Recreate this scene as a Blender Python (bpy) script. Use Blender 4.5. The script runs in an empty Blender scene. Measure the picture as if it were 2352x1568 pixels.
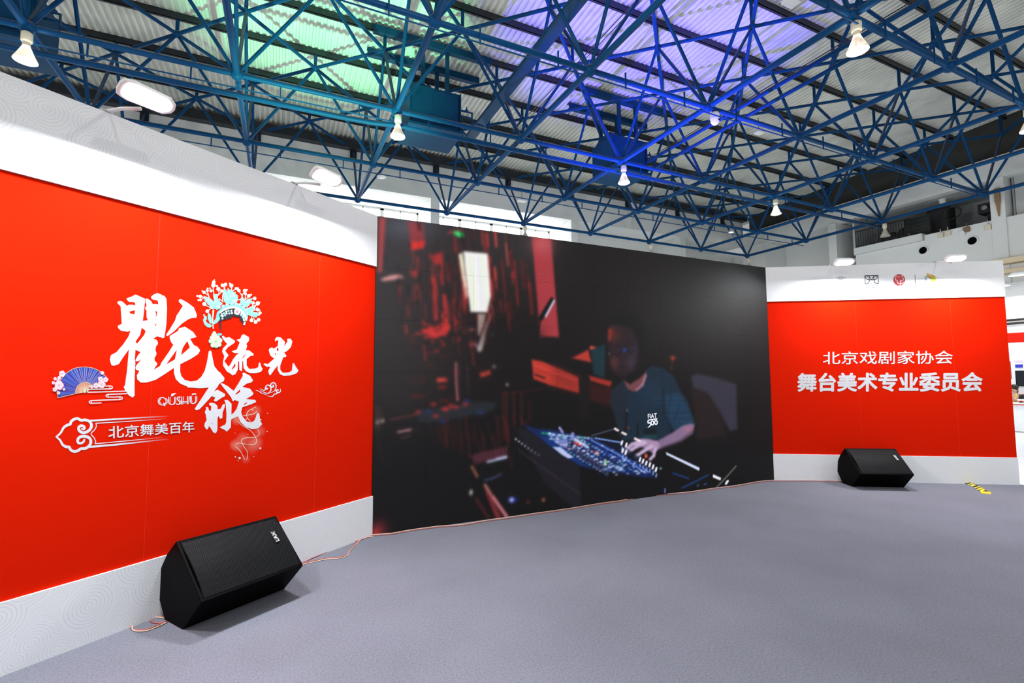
import bpy, bmesh, math, random
import numpy as np
from mathutils import Vector, Matrix
from mathutils.geometry import tessellate_polygon

S = bpy.context.scene
C = S.collection
PI = math.pi
rnd = random.Random(7)

# ------------------------------------------------------------------ camera
YAW, PITCH, ROLL, FPX = 0.4409, 0.0709, -0.0039, 1122.99
CAM = Vector((0, 0, 1.6))
fw = Vector((math.sin(YAW)*math.cos(PITCH), math.cos(YAW)*math.cos(PITCH), math.sin(PITCH)))
r0 = Vector((math.cos(YAW), -math.sin(YAW), 0)); u0 = r0.cross(fw)
rt = r0*math.cos(ROLL) + u0*math.sin(ROLL); up = -r0*math.sin(ROLL) + u0*math.cos(ROLL)
cd = bpy.data.cameras.new('camera'); cam = bpy.data.objects.new('camera', cd); C.objects.link(cam)
cd.sensor_width = 36; cd.lens = 36*FPX/2352; cd.clip_start = .05; cd.clip_end = 200
M = Matrix.Identity(4)
for k in range(3):
    M[k][0] = rt[k]; M[k][1] = up[k]; M[k][2] = -fw[k]; M[k][3] = CAM[k]
cam.matrix_world = M
S.camera = cam

# ------------------------------------------------------------------ world, exposure
S.view_settings.view_transform = 'Standard'; S.view_settings.look = 'None'
S.view_settings.gamma = 1; S.view_settings.exposure = 0; S.view_settings.use_curve_mapping = False
wd = bpy.data.worlds.new('hall_ambience'); S.world = wd; wd.use_nodes = True
wd.node_tree.nodes['Background'].inputs[0].default_value = (.93, .97, 1.0, 1)
wd.node_tree.nodes['Background'].inputs[1].default_value = 0.38

HIGHBAY_W, FLOOD_W, WASH_W, FILL_W = 235, 88, 5000, 105
S.cycles.max_bounces = 5; S.cycles.diffuse_bounces = 3; S.cycles.glossy_bounces = 2; S.cycles.transmission_bounces = 2; S.cycles.transparent_max_bounces = 8
S.cycles.caustics_reflective = False; S.cycles.caustics_refractive = False

# ------------------------------------------------------------------ pixel rays onto planes of the place
def ray(x, y): return fw + rt*((x-1176)/FPX) + up*((784-y)/FPX)
def at_Y(x, y, Y): d = ray(x, y); return CAM + d*((Y-CAM.y)/d.y)
def at_X(x, y, X): d = ray(x, y); return CAM + d*((X-CAM.x)/d.x)
def at_Z(x, y, Z): d = ray(x, y); return CAM + d*((Z-CAM.z)/d.z)

# the stage: LED screen between two angled backdrop walls
SX0, SX1, SY, HS = .8713, 6.8996, 5.2062, 3.30
LA = .6085
class Wall:
    def __init__(s, o, d, n): s.o, s.d, s.n = Vector((*o, 0)), Vector((*d, 0)).normalized(), Vector((*n, 0)).normalized()
    def p(s, u, z, off=0): return s.o + s.d*u + s.n*off + Vector((0, 0, z))
    def uz(s, x, y):
        d = ray(x, y); t = (s.o-CAM).dot(s.n)/d.dot(s.n); q = CAM+d*t
        return (q-s.o).dot(s.d), q.z
WL = Wall((SX0, SY), (-math.cos(LA), -math.sin(LA)), (math.sin(LA), -math.cos(LA)))
dR = Vector((9.7306-SX1, 3.4043-SY)).normalized()
WR = Wall((SX1, SY), dR, (dR.y, -dR.x))
WS = Wall((SX0, SY), (1, 0), (0, -1))

# ------------------------------------------------------------------ materials
MATS = {}
def lin(c):
    return tuple(((v/255)/12.92 if v/255 <= .04045 else ((v/255+.055)/1.055)**2.4) for v in c)
def mat(name, col, rough=.6, metal=0, var=.08, scale=8, bump=0, spec=.5, emit=0, ecol=None):
    if name in MATS: return MATS[name]
    m = bpy.data.materials.new(name); m.use_nodes = True; MATS[name] = m
    nt = m.node_tree; b = nt.nodes['Principled BSDF']
    b.inputs['Roughness'].default_value = rough; b.inputs['Metallic'].default_value = metal
    b.inputs['Specular IOR Level'].default_value = spec
    tc = nt.nodes.new('ShaderNodeTexCoord'); nz = nt.nodes.new('ShaderNodeTexNoise')
    nz.inputs['Scale'].default_value = scale; nz.inputs['Detail'].default_value = 5
    nt.links.new(tc.outputs['Object'], nz.inputs['Vector'])
    mx = nt.nodes.new('ShaderNodeMix'); mx.data_type = 'RGBA'
    mx.inputs[6].default_value = (*[min(1, c*(1-var)) for c in col], 1)
    mx.inputs[7].default_value = (*[min(1, c*(1+var)) for c in col], 1)
    nt.links.new(nz.outputs['Fac'], mx.inputs[0]); nt.links.new(mx.outputs[2], b.inputs['Base Color'])
    if bump:
        bp = nt.nodes.new('ShaderNodeBump'); bp.inputs['Strength'].default_value = bump; bp.inputs['Distance'].default_value = .01
        nt.links.new(nz.outputs['Fac'], bp.inputs['Height']); nt.links.new(bp.outputs[0], b.inputs['Normal'])
    if emit:
        b.inputs['Emission Color'].default_value = (*(ecol or col), 1); b.inputs['Emission Strength'].default_value = emit
    return m
def node(nt, t, **k):
    n = nt.nodes.new(t)
    for a, v in k.items(): setattr(n, a, v)
    return n

def steel_mat(name, col, dust=(.23, .19, .14), amount=.75):
    m = mat(name, col, .45, 0, .2, 3, spec=.12)
    nt = m.node_tree; b = nt.nodes['Principled BSDF']
    src = b.inputs['Base Color'].links[0].from_socket
    g = node(nt, 'ShaderNodeNewGeometry'); sp = node(nt, 'ShaderNodeSeparateXYZ'); nt.links.new(g.outputs['Normal'], sp.inputs[0])
    mr = node(nt, 'ShaderNodeMapRange'); mr.inputs[1].default_value = .25; mr.inputs[2].default_value = .75; mr.inputs[4].default_value = amount
    nt.links.new(sp.outputs[2], mr.inputs[0])
    mx = node(nt, 'ShaderNodeMix', data_type='RGBA'); mx.inputs[7].default_value = (*dust, 1)
    nt.links.new(mr.outputs[0], mx.inputs[0]); nt.links.new(src, mx.inputs[6]); nt.links.new(mx.outputs[2], b.inputs['Base Color'])
    return m

def ring_mat(name, wall, seed):
    """white printed fabric with faint overlapping concentric circles"""
    m = mat(name, (.80, .82, .85), .55, 0, .01, 2)
    nt = m.node_tree; b = nt.nodes['Principled BSDF']
    tc = node(nt, 'ShaderNodeTexCoord')
    dt = node(nt, 'ShaderNodeVectorMath', operation='DOT_PRODUCT'); dt.inputs[1].default_value = wall.d
    nt.links.new(tc.outputs['Object'], dt.inputs[0])
    sp = node(nt, 'ShaderNodeSeparateXYZ'); nt.links.new(tc.outputs['Object'], sp.inputs[0])
    cb = node(nt, 'ShaderNodeCombineXYZ'); nt.links.new(dt.outputs['Value'], cb.inputs[0]); nt.links.new(sp.outputs[2], cb.inputs[1])
    ad = node(nt, 'ShaderNodeVectorMath', operation='ADD'); ad.inputs[1].default_value = (seed*3.7, seed*1.3, 0); nt.links.new(cb.outputs[0], ad.inputs[0])
    lines = []
    def rings(scale, step, off):
        a2 = node(nt, 'ShaderNodeVectorMath', operation='ADD'); a2.inputs[1].default_value = (off, off*.7, 0); nt.links.new(ad.outputs[0], a2.inputs[0])
        v = node(nt, 'ShaderNodeTexVoronoi', voronoi_dimensions='2D'); v.inputs['Scale'].default_value = scale; v.inputs['Randomness'].default_value = .85
        nt.links.new(a2.outputs[0], v.inputs['Vector'])
        k = node(nt, 'ShaderNodeMath', operation='MULTIPLY'); k.inputs[1].default_value = 1/(scale*step); nt.links.new(v.outputs['Distance'], k.inputs[0])
        f = node(nt, 'ShaderNodeMath', operation='FRACT'); nt.links.new(k.outputs[0], f.inputs[0])
        l = node(nt, 'ShaderNodeMath', operation='LESS_THAN'); l.inputs[1].default_value = .17; nt.links.new(f.outputs[0], l.inputs[0])
        return v.outputs['Distance'], l.outputs[0]
    prev = rings(7.5, .0125, 9.1)[1]
    for scale, step, off, rad in ((5.2, .016, 4.3, .105), (3.6, .0195, 0, .135)):
        dist, ln = rings(scale, step, off)
        lt = node(nt, 'ShaderNodeMath', operation='LESS_THAN'); lt.inputs[1].default_value = rad*scale; nt.links.new(dist, lt.inputs[0])
        mx = node(nt, 'ShaderNodeMix'); nt.links.new(lt.outputs[0], mx.inputs[0]); nt.links.new(prev, mx.inputs[2]); nt.links.new(ln, mx.inputs[3])
        prev = mx.outputs[0]
    fin = node(nt, 'ShaderNodeMix', data_type='RGBA'); fin.inputs[6].default_value = (.80, .82, .86, 1); fin.inputs[7].default_value = (.66, .69, .75, 1)
    nt.links.new(prev, fin.inputs[0]); nt.links.new(fin.outputs[2], b.inputs['Base Color'])
    return m

def attr_mat(name, rough=.6, emit=0, alpha=False):
    m = bpy.data.materials.new(name); m.use_nodes = True; MATS[name] = m
    nt = m.node_tree; b = nt.nodes['Principled BSDF']; a = node(nt, 'ShaderNodeAttribute'); a.attribute_name = 'img'
    b.inputs['Roughness'].default_value = rough
    if emit:
        b.inputs['Base Color'].default_value = (.006, .006, .0065, 1); b.inputs['Specular IOR Level'].default_value = .1
        nt.links.new(a.outputs['Color'], b.inputs['Emission Color']); b.inputs['Emission Strength'].default_value = emit
    else:
        vm = node(nt, 'ShaderNodeVectorMath', operation='SCALE'); vm.inputs['Scale'].default_value = .74     # ink on fabric reflects less than its full tone
        nt.links.new(a.outputs['Color'], vm.inputs[0]); nt.links.new(vm.outputs[0], b.inputs['Base Color'])
        if alpha: nt.links.new(a.outputs['Alpha'], b.inputs['Alpha'])
    return m

STEEL = steel_mat('blue_painted_steel', (.0008, .05, .155))
PURLIN = mat('dark_purlin_steel', (.010, .016, .024), .5)
BOXBLUE = mat('blue_sheet_metal', (.001, .045, .12), .45, spec=.15)
DECK = mat('corrugated_steel', (.76, .77, .72), .42, 0, .12, 1.3)
CONC = mat('white_painted_concrete', (.76, .78, .77), .8, 0, .07, .8)
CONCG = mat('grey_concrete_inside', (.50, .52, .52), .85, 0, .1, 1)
REDF = mat('red_fabric', (.66, .0115, .0008), .75, 0, .03, 3, spec=.025)
WHITEP = mat('white_paint', (.80, .81, .82), .5, 0, .02)
BLACK = mat('black_paint', (.0014, .0015, .0018), .55, 0, .2, 40, spec=.04)
DARK = mat('black_equipment', (.015, .015, .016), .7)
GREYM = mat('grey_metal', (.35, .36, .37), .4, .6)
PRINT = attr_mat('printed_ink', .6, 0, True)
LED = attr_mat('led_face', .5, 1.0)
PANE = mat('daylit_glass', (1, 1, 1), .2, emit=6, ecol=(1, 1, 1))
FRAMEW = mat('white_window_frame', (.62, .64, .64), .5)
CREAM = mat('cream_ceramic', (.72, .66, .52), .5)
LITW = mat('lit_lamp_glass', (1, .95, .85), .3, emit=14, ecol=(1, .93, .80))
LITF = mat('lit_led_lens', (1, 1, 1), .3, emit=12, ecol=(.96, .98, 1))
GLASSB = mat('frosted_reflector', (.62, .57, .49), .3)
nt = GLASSB.node_tree; _t = node(nt, 'ShaderNodeBsdfTransparent'); _m = node(nt, 'ShaderNodeMixShader'); _m.inputs[0].default_value = .94
nt.links.new(_t.outputs[0], _m.inputs[1]); nt.links.new(nt.nodes['Principled BSDF'].outputs[0], _m.inputs[2]); nt.links.new(_m.outputs[0], nt.nodes['Material Output'].inputs[0])

# ------------------------------------------------------------------ mesh helpers
class MB:
    def __init__(s): s.v, s.f, s.c = [], [], []
    def add(s, vs, fs, col=None):
        n = len(s.v); s.v += [tuple(v) for v in vs]; s.f += [tuple(i+n for i in f) for f in fs]
        if col is not None: s.c += ([col]*len(vs) if not isinstance(col, list) else col)
        return s
    def box(s, lo, hi):
        x0, y0, z0 = lo; x1, y1, z1 = hi
        return s.add([(x0,y0,z0),(x1,y0,z0),(x1,y1,z0),(x0,y1,z0),(x0,y0,z1),(x1,y0,z1),(x1,y1,z1),(x0,y1,z1)],
                     [(0,3,2,1),(4,5,6,7),(0,1,5,4),(1,2,6,5),(2,3,7,6),(3,0,4,7)])
    def obox(s, o, ax, ay, az):
        o, ax, ay, az = Vector(o), Vector(ax), Vector(ay), Vector(az)
        return s.add([o, o+ax, o+ax+ay, o+ay, o+az, o+ax+az, o+ax+ay+az, o+ay+az],
                     [(0,3,2,1),(4,5,6,7),(0,1,5,4),(1,2,6,5),(2,3,7,6),(3,0,4,7)])
    def tube(s, pts, r, n=8, cap=True):
        pts = [Vector(p) for p in pts]; rs = r if isinstance(r, (list, tuple)) else [r]*len(pts)
        base = len(s.v); t0 = (pts[1]-pts[0]).normalized()
        a = t0.orthogonal().normalized()
        for i, p in enumerate(pts):
            t = (pts[min(i+1, len(pts)-1)]-pts[max(i-1, 0)]).normalized()
            a = (a - t*a.dot(t)).normalized(); b = t.cross(a)
            for k in range(n):
                th = 2*PI*k/n; s.v.append(tuple(p+a*(rs[i]*math.cos(th))+b*(rs[i]*math.sin(th))))
        for i in range(len(pts)-1):
            for k in range(n):
                q = base+i*n; s.f.append((q+k, q+(k+1)%n, q+n+(k+1)%n, q+n+k))
        if cap:
            s.f.append(tuple(base+k for k in range(n))[::-1]); s.f.append(tuple(base+(len(pts)-1)*n+k for k in range(n)))
        return s
    def lathe(s, prof, n=20, o=(0,0,0)):
        base = len(s.v)
        for r, z in prof:
            for k in range(n):
                th = 2*PI*k/n; s.v.append((o[0]+r*math.cos(th), o[1]+r*math.sin(th), o[2]+z))
        for i in range(len(prof)-1):
            for k in range(n):
                q = base+i*n; s.f.append((q+k, q+(k+1)%n, q+n+(k+1)%n, q+n+k))
        return s
    def ball(s, o, r, n=12, m=8):
        rr = r if isinstance(r, (tuple, list)) else (r, r, r); base = len(s.v)
        for i in range(m+1):
            ph = PI*i/m
            for k in range(n):
                th = 2*PI*k/n
                s.v.append((o[0]+rr[0]*math.sin(ph)*math.cos(th), o[1]+rr[1]*math.sin(ph)*math.sin(th), o[2]-rr[2]*math.cos(ph)))
        for i in range(m):
            for k in range(n):
                q = base+i*n; s.f.append((q+k, q+(k+1)%n, q+n+(k+1)%n, q+n+k))
        return s
    def mesh(s, name, smooth=False):
        me = bpy.data.meshes.new(name); me.from_pydata(s.v, [], s.f); me.update()
        if s.c:
            at = me.color_attributes.new('img', 'FLOAT_COLOR', 'POINT')
            flat = np.array([(*c, 1.0) if len(c) == 3 else c for c in s.c], np.float32).ravel(); at.data.foreach_set('color', flat)
        if smooth: me.polygons.foreach_set('use_smooth', [True]*len(me.polygons))
        return me
WM = {}
def link(name, data, parent=None, loc=None):
    o = bpy.data.objects.new(name, data); C.objects.link(o)
    if loc is not None: o.location = loc
    w = Matrix.Translation(Vector(loc)) if loc is not None else Matrix.Identity(4)
    if parent is not None:
        o.parent = parent; o.matrix_parent_inverse = WM[parent.name].inverted()
    WM[o.name] = w
    return o
def obj(name, mb, m, parent=None, smooth=False, bevel=0):
    me = mb if isinstance(mb, bpy.types.Mesh) else mb.mesh(name, smooth)
    if m and not me.materials: me.materials.append(m)
    o = link(name, me, parent)
    if bevel:
        b = o.modifiers.new('bevel', 'BEVEL'); b.width = bevel; b.segments = 2; b.limit_method = 'ANGLE'
    return o
def tag(o, label, cat, group=None):
    o['label'] = label; o['category'] = cat
    if group: o['group'] = group
    return o
def thing(name, loc, label, cat, group=None):
    return tag(link(name, None, None, loc), label, cat, group)
def struct(o, label=None):
    o['kind'] = 'structure'
    if label: o['label'] = label
    return o
def copy_tree(o, loc=None, rz=None, parent=None):
    c = o.copy(); C.objects.link(c)
    if parent: c.parent = parent
    if loc is not None: c.location = loc
    if rz is not None: c.rotation_euler = (0, 0, rz)
    for ch in o.children: copy_tree(ch, parent=c)
    return c

# ================================================================== THE HALL
FX0, FX1, FY0, FY1 = -16, 24, -6, 20
# floor
obj('floor', MB().box((FX0, FY0, -.2), (FX1+6, FY1, -.012)), mat('pale_hall_floor', (.62, .65, .70), .35, 0, .05, 2)); struct(bpy.data.objects['floor'])
# carpet on the stage area
m = mat('grey_carpet', (.158, .166, .205), .95, 0, .5, 85, .5, spec=.1)
nt = m.node_tree; b = nt.nodes['Principled BSDF']; n2 = node(nt, 'ShaderNodeTexNoise'); n2.inputs['Scale'].default_value = 1.3; n2.inputs['Detail'].default_value = 6
tc = node(nt, 'ShaderNodeTexCoord'); nt.links.new(tc.outputs['Object'], n2.inputs['Vector'])
src = b.inputs['Base Color'].links[0].from_socket
mx = node(nt, 'ShaderNodeMix', data_type='RGBA', blend_type='MULTIPLY'); mx.inputs[0].default_value = 1
cr = node(nt, 'ShaderNodeMapRange'); cr.inputs[3].default_value = .82; cr.inputs[4].default_value = 1.18; nt.links.new(n2.outputs['Fac'], cr.inputs[0])
cb = node(nt, 'ShaderNodeCombineColor')
for k in range(3): nt.links.new(cr.outputs[0], cb.inputs[k])
nt.links.new(src, mx.inputs[6]); nt.links.new(cb.outputs[0], mx.inputs[7]); nt.links.new(mx.outputs[2], b.inputs['Base Color'])
RE = WR.p(3.362, 0)
cp = [(-9, -4), (RE.x+.35, -4), (RE.x+.05, RE.y), (SX1+.1, SY+.3), (SX0-.1, SY+.3), (-9, -1.5)]
mb = MB(); n = len(cp)
mb.add([(x, y, -.012) for x, y in cp]+[(x, y, 0) for x, y in cp], [tuple(range(n, 2*n))]+[(i, (i+1) % n, n+(i+1) % n, n+i) for i in range(n)])
tag(obj('carpet', mb, m), 'speckled grey carpet laid over the floor in front of the stage wall', 'carpet')

# roof deck: corrugated sheet, ribs along Y, sloping
X0, Y0, ZR, SM, SYM = -.9049, 10.2428, 7.318, 3.0, 2.9219
ZT = ZR + 2.28
def post(Y): return .34 + .047*(13.2-Y)
def zdeck(Y): return ZT + post(Y) + .17
mb = MB(); xs = np.arange(-16, 23, .15); ya, yb = -6, 18.6
prof = []
for x in xs: prof += [(x, 0), (x+.055, 0), (x+.075, .06), (x+.13, .06)]
for x, dz in prof: mb.v.append((x, ya, zdeck(ya)+dz))
for x, dz in prof: mb.v.append((x, yb, zdeck(yb)+dz))
n = len(prof)
mb.f = [(i, i+1, n+i+1, n+i) for i in range(n-1)]
ceil = struct(obj('ceiling', mb, DECK))
rows = [Y0 - k*SYM/2 for k in range(-5, 11)]
for Y in rows:
    z = ZT + post(Y)
    pm = MB(); x0, x1 = -15, 22
    pm.box((x0, Y-.035, z+.0), (x1, Y+.035, z+.012)); pm.box((x0, Y-.035, z), (x0+.0+(x1-x0), Y-.02, z+.17)); pm.box((x0, Y-.035, z+.158), (x1, Y+.035, z+.17))
    obj('purlin', pm, PURLIN, ceil)

# ------------------------------------------------------------------ space frame
sf = thing('space_frame', (X0+2*SM, Y0, ZR), 'blue tubular steel space frame carrying the roof over the stage', 'roof frame')
cyl = MB().tube([(0, 0, 0), (0, 0, 1)], 1, 12, False).mesh('tube', True); cyl.materials.append(STEEL)
sph = MB().ball((0, 0, 0), 1, 14, 10).mesh('joint', True); sph.materials.append(STEEL)
cyls = MB().tube([(0, 0, 0), (0, 0, 1)], 1, 8, False).mesh('rod', True); cyls.materials.append(STEEL)
def rod(name, a, b, r, parent, me=None):
    a, b = Vector(a), Vector(b); d = b-a
    o = bpy.data.objects.new(name, me or cyl); C.objects.link(o); o.parent = parent; o.matrix_parent_inverse = WM[parent.name].inverted()
    o.matrix_basis = Matrix.Translation(a) @ d.to_track_quat('Z', 'Y').to_matrix().to_4x4() @ Matrix.Diagonal((r, r, d.length, 1))
    return o
def joint(p, r, parent):
    o = bpy.data.objects.new('joint', sph); C.objects.link(o); o.parent = parent; o.matrix_parent_inverse = WM[parent.name].inverted()
    o.matrix_basis = Matrix.Translation(Vector(p)) @ Matrix.Diagonal((r, r, r, 1)); return o
I0, I1, J0, J1 = -3, 7, -2, 3
def bn(i, j): return Vector((X0+i*SM, Y0-j*SYM, ZR))
def tn(i, j): return Vector((X0+i*SM, Y0-j*SYM, ZT))
tops = set()
for i in range(I0, I1+1):
    for j in range(J0, J1+1):
        joint(bn(i, j), .115, sf)
        if i < I1: rod('bottom_chord', bn(i, j), bn(i+1, j), .052, sf)
        if j < J1: rod('bottom_chord', bn(i, j), bn(i, j+1), .058, sf)
        for di, dj in ((.5, 0), (-.5, 0), (0, .5), (0, -.5)):
            tops.add((i+di, j+dj)); rod('web_strut', bn(i, j), tn(i+di, j+dj), .036, sf)
for (i, j) in sorted(tops):
    joint(tn(i, j), .085, sf)
    p = tn(i, j); rod('roof_post', p, p+Vector((0, 0, post(p.y))), .04, sf)
    for di, dj in ((.5, .5), (.5, -.5)):
        if (i+di, j+dj) in tops: rod('top_chord', tn(i, j), tn(i+di, j+dj), .042, sf)

for i in range(I0, I1+1):
    p = tn(i, J0-.5); obj('bearing', MB().box((p.x-.11, p.y-.11, ZT-.42), (p.x+.11, p.y+.11, ZT-.02)), PURLIN, sf)
# conduits slung under the bottom chords
def conduit(label, pts, dz, hang):
    t = thing('cable_conduit', pts[0], label, 'conduit', 'conduits slung under the roof frame')
    obj('conduit_pipe', MB().tube(pts, .014, 6), STEEL, t)
    a, b = Vector(pts[0]), Vector(pts[-1]); L = (b-a).length; k = int(L/1.5)
    for q in range(k):
        p = a+(b-a)*((q+.5)/k)
        obj('hanger', MB().obox(p+Vector((-.012, -.012, -.02)), (.024, 0, 0), (0, .024, 0), (0, 0, hang)), STEEL, t)
for j, lab in ((-1, 'thin blue conduit on hangers below the second farthest chord row'), (0, 'thin blue conduit on hangers below the chord row of the lit lamps'),
               (1, 'thin blue conduit on hangers below the chord row in the upper middle'), (2, 'thin blue conduit on hangers below the nearest chord at upper right')):
    a, b = bn(I0, j), bn(I1, j); o = Vector((0, -.10 if j > 0 else .12, -.20))
    conduit(lab, [a+o, b+o], .2, .32)

# water pipes, cable tray
def pipe(name, label, cat, pts, r, m=STEEL, group=None):
    o = obj(name, MB().tube(pts, r, 10), m, None, True); return tag(o, label, cat, group)
pipe('sprinkler_pipe', 'long blue water pipe running just below the lit lamp row of the roof frame', 'pipe',
     [(-9, Y0+.52, ZR-.14), (1.1, Y0+.50, ZR-.14), (1.7, Y0+.46, ZR-.14), (2.2, Y0+.34, ZR-.14), (20.6, Y0+.24, ZR-.14)], .055)
t = thing('cable_tray', (4.86, 6, 8.6), 'wide flat blue cable tray running away above the screen', 'cable tray')
obj('tray_floor', MB().box((4.72, -2, 8.59), (5.0, 13.4, 8.6)), BOXBLUE, t)
for x in (4.72, 4.988): obj('tray_side', MB().box((x, -2, 8.6), (x+.012, 13.4, 8.68)), BOXBLUE, t)
for x, z, lab in ((10.1, 8.2, 'upper blue water pipe of the pair beside the middle roof unit'), (10.35, 8.05, 'lower blue water pipe of the pair beside the middle roof unit')):
    pipe('water_pipe', lab, 'pipe', [(x, -2, z), (x, 11.6, z), (x-.25, 12.0, z)], .045, group='water pipes to the roof units')
for x, lab in ((9.6, 'left thin black cable strung along the ceiling right of the middle unit'), (9.68, 'right thin black cable strung along the ceiling right of the middle unit')):
    pipe('ceiling_cable', lab, 'cable', [(x+1.4, -2, 8.9), (x+1.4, 15.5, 8.9)], .012, PURLIN, 'cables along the ceiling')
for x, lab in ((6.2, 'thin dark cable above the wide cable tray, left one'), (6.29, 'thin dark cable above the wide cable tray, right one')):
    pipe('ceiling_cable', lab, 'cable', [(x, -2, 9.05), (x, 13, 9.05)], .010, PURLIN, 'cables along the ceiling')

# roof-hung air units in blue frames
def air_unit(cx, label):
    y0, y1, z0, z1 = 11.55, 12.65, 7.88, 8.86
    t = thing('air_unit', (cx, 12.1, z0), label, 'air unit', 'blue air units hung in the roof')
    hw = .62
    body = MB().box((cx-hw, y0, z0), (cx+hw, y1, z1)); obj('housing', body, BOXBLUE, t, bevel=.02)
    pr = [(y0+.1, z1), (y1-.1, z1), (y1-.25, z1+.22), (y0+.3, z1+.22)]
    mb = MB().add([(cx-hw+.1, y, z) for y, z in pr]+[(cx-.05, y, z) for y, z in pr], [(0, 1, 2, 3), (7, 6, 5, 4), (0, 4, 5, 1), (1, 5, 6, 2), (2, 6, 7, 3), (3, 7, 4, 0)])
    obj('hood', mb, BOXBLUE, t)
    obj('access_panel', MB().box((cx-.05, y0-.02, z0+.08), (cx+hw-.05, y0, z1-.08)), BOXBLUE, t)
    for sx in (-.32, .32):
        for sy in (y0+.08, y1-.08):
            obj('hanger_post', MB().box((cx+sx-.045, sy-.045, z1-.1), (cx+sx+.045, sy+.045, ZT+.33)), BOXBLUE, t)
    for sy in (y0+.08, y1-.08):
        bm_ = MB(); bm_.box((cx-1.55, sy-.07, ZT+.33), (cx+1.55, sy+.07, ZT+.345)); bm_.box((cx-1.55, sy-.07, ZT+.345), (cx+1.55, sy-.055, ZT+.50)); bm_.box((cx-1.55, sy-.07, ZT+.50), (cx+1.55, sy+.07, ZT+.515))
        obj('support_beam', bm_, BOXBLUE, t)
    obj('drip_tray', MB().box((cx-hw-.08, y0-.08, z0-.10), (cx+hw+.08, y1+.05, z0-.04)), BOXBLUE, t)
    for sx in (-hw-.05, hw+.01): obj('tray_bracket', MB().box((cx+sx, y0-.02, z0-.05), (cx+sx+.04, y0+.06, z1)), BOXBLUE, t)
    ring = MB()
    for z in (8.35, 8.5):
        ring.tube([(cx+hw, y0+.1, z), (cx+hw+.22, y0+.1, z), (cx+hw+.36, y0+.02, z-.05), (cx+hw+.36, y0+.02, z-.3), (cx+hw+.7, y0+.02, z-.34)], .026, 8)
    obj('valve_pipe', ring, STEEL, t, True)
    v = MB().lathe([(0, 0), (.05, 0), (.05, .015), (.012, .02), (.012, .1), (0, .1)], 12, (cx+hw+.24, y0+.1, 8.53)); obj('valve_wheel', v, STEEL, t)
air_unit(3.35, 'blue box air unit hung in the roof above the left end of the screen')
air_unit(9.45, 'blue box air unit lit violet in the roof above the screen middle')
air_unit(at_Y(20, 60, 12).x-.1, 'blue box air unit at the upper left corner beside the warm lamp')

# ------------------------------------------------------------------ hall walls
WX = 21.6
bw = MB()
bw.box((-16, 17.5, 8.28), (WX, 17.85, 9.95))                       # beam
bw.box((-16, 17.85, 8.29), (WX, 19.4, 8.42))                         # bay soffit
bw.box((-16, 19.4, 0), (11.2, 19.7, 6.9)); bw.box((-16, 19.4, 8.27), (11.2, 19.7, 8.42))
bw.box((11.2, 19.4, 0), (WX+2, 19.7, 8.42))
wb = struct(obj('wall_back', bw, CONC))
obj('eaves_beam', MB().box((-16, 17.2, 9.52), (WX, 17.48, 9.80)), PURLIN, wb)
piers = [-13.6, -7.42, -1.25, 4.92, 11.09, 17.26]
for x in piers: obj('pier', MB().box((x, 17.5, 0), (x+.33, 19.4, 8.28)), CONC, wb)
nwin = 0
def window(x0, x1):
    global nwin; nwin += 1
    w = link('window_%d' % nwin, None, None, (x0, 19.4, 6.9)); struct(w)
    z0, z1, y = 6.9, 8.27, 19.42
    for a, b_, c, d in ((x0, x1, z0, z0+.07), (x0, x1, z1-.07, z1), (x0, x0+.07, z0, z1), (x1-.07, x1, z0, z1), ((x0+x1)/2-.018, (x0+x1)/2+.018, z0, z1)):
        obj('window_frame', MB().box((a, y-.03, c), (b_, y+.05, d)), FRAMEW, w)
    for a, b_ in ((x0+.07, (x0+x1)/2-.018), ((x0+x1)/2+.018, x1-.07)):
        obj('pane', MB().box((a, y, z0+.07), (b_, y+.02, z1-.07)), PANE, w)
for x in piers[:4]:
    a, e = x+.33, x+6.17; w = (e-a)/4
    for q in range(4): window(a+q*w, a+(q+1)*w)
# right wall with gallery opening
GW0, GW1 = 7.72, 12.07
rw_ = MB()
rw_.box((WX, -6, 8.18), (WX+.4, 17.5, 8.93))                        # beam
rw_.box((WX+.4, GW1+.72, 8.2), (WX+1.5, 17.5, 8.3))
rw_.box((WX+1.5, GW1, 0), (WX+1.7, 19.5, 8.3))                       # recessed bay back
rw_.box((WX, 9.65, 0), (WX+.35, GW1, 6.59)); rw_.box((WX, -6, 0), (WX+.35, 9.65, 6.79))
wr_ = struct(obj('wall_right', rw_, CONC))
for y0, y1 in ((12.79, 13.12), (16.2, 17.5), (7.35, 7.72), (3.6, 4.0)): obj('pier', MB().box((WX-.05, y0, 0), (WX+1.5, y1, 8.18)), CONC, wr_)
obj('balcony_slab', MB().box((WX-.12, 9.68, 6.6), (WX+1.2, GW1, 6.86)), CONC, wr_)
obj('gap_shade_sheet', MB().box((WX+.5, -6, 8.9), (WX+.9, 17.5, 10.4)), mat('painted_gap_shade', (.05, .05, .05), .9), wr_)  # dark sheet standing in for the shaded open gap above the beam
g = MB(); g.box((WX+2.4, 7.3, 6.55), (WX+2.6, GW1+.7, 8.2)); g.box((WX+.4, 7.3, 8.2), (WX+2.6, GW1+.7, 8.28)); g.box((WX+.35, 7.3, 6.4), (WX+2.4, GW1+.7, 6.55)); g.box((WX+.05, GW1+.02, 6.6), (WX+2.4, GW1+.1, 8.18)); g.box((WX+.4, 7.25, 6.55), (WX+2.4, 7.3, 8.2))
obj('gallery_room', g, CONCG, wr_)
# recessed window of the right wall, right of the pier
obj('wall_niche', MB().box((WX+.3, 5.2, 6.8), (WX+.5, 7.2, 8.18)), CONCG, wr_)
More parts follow.
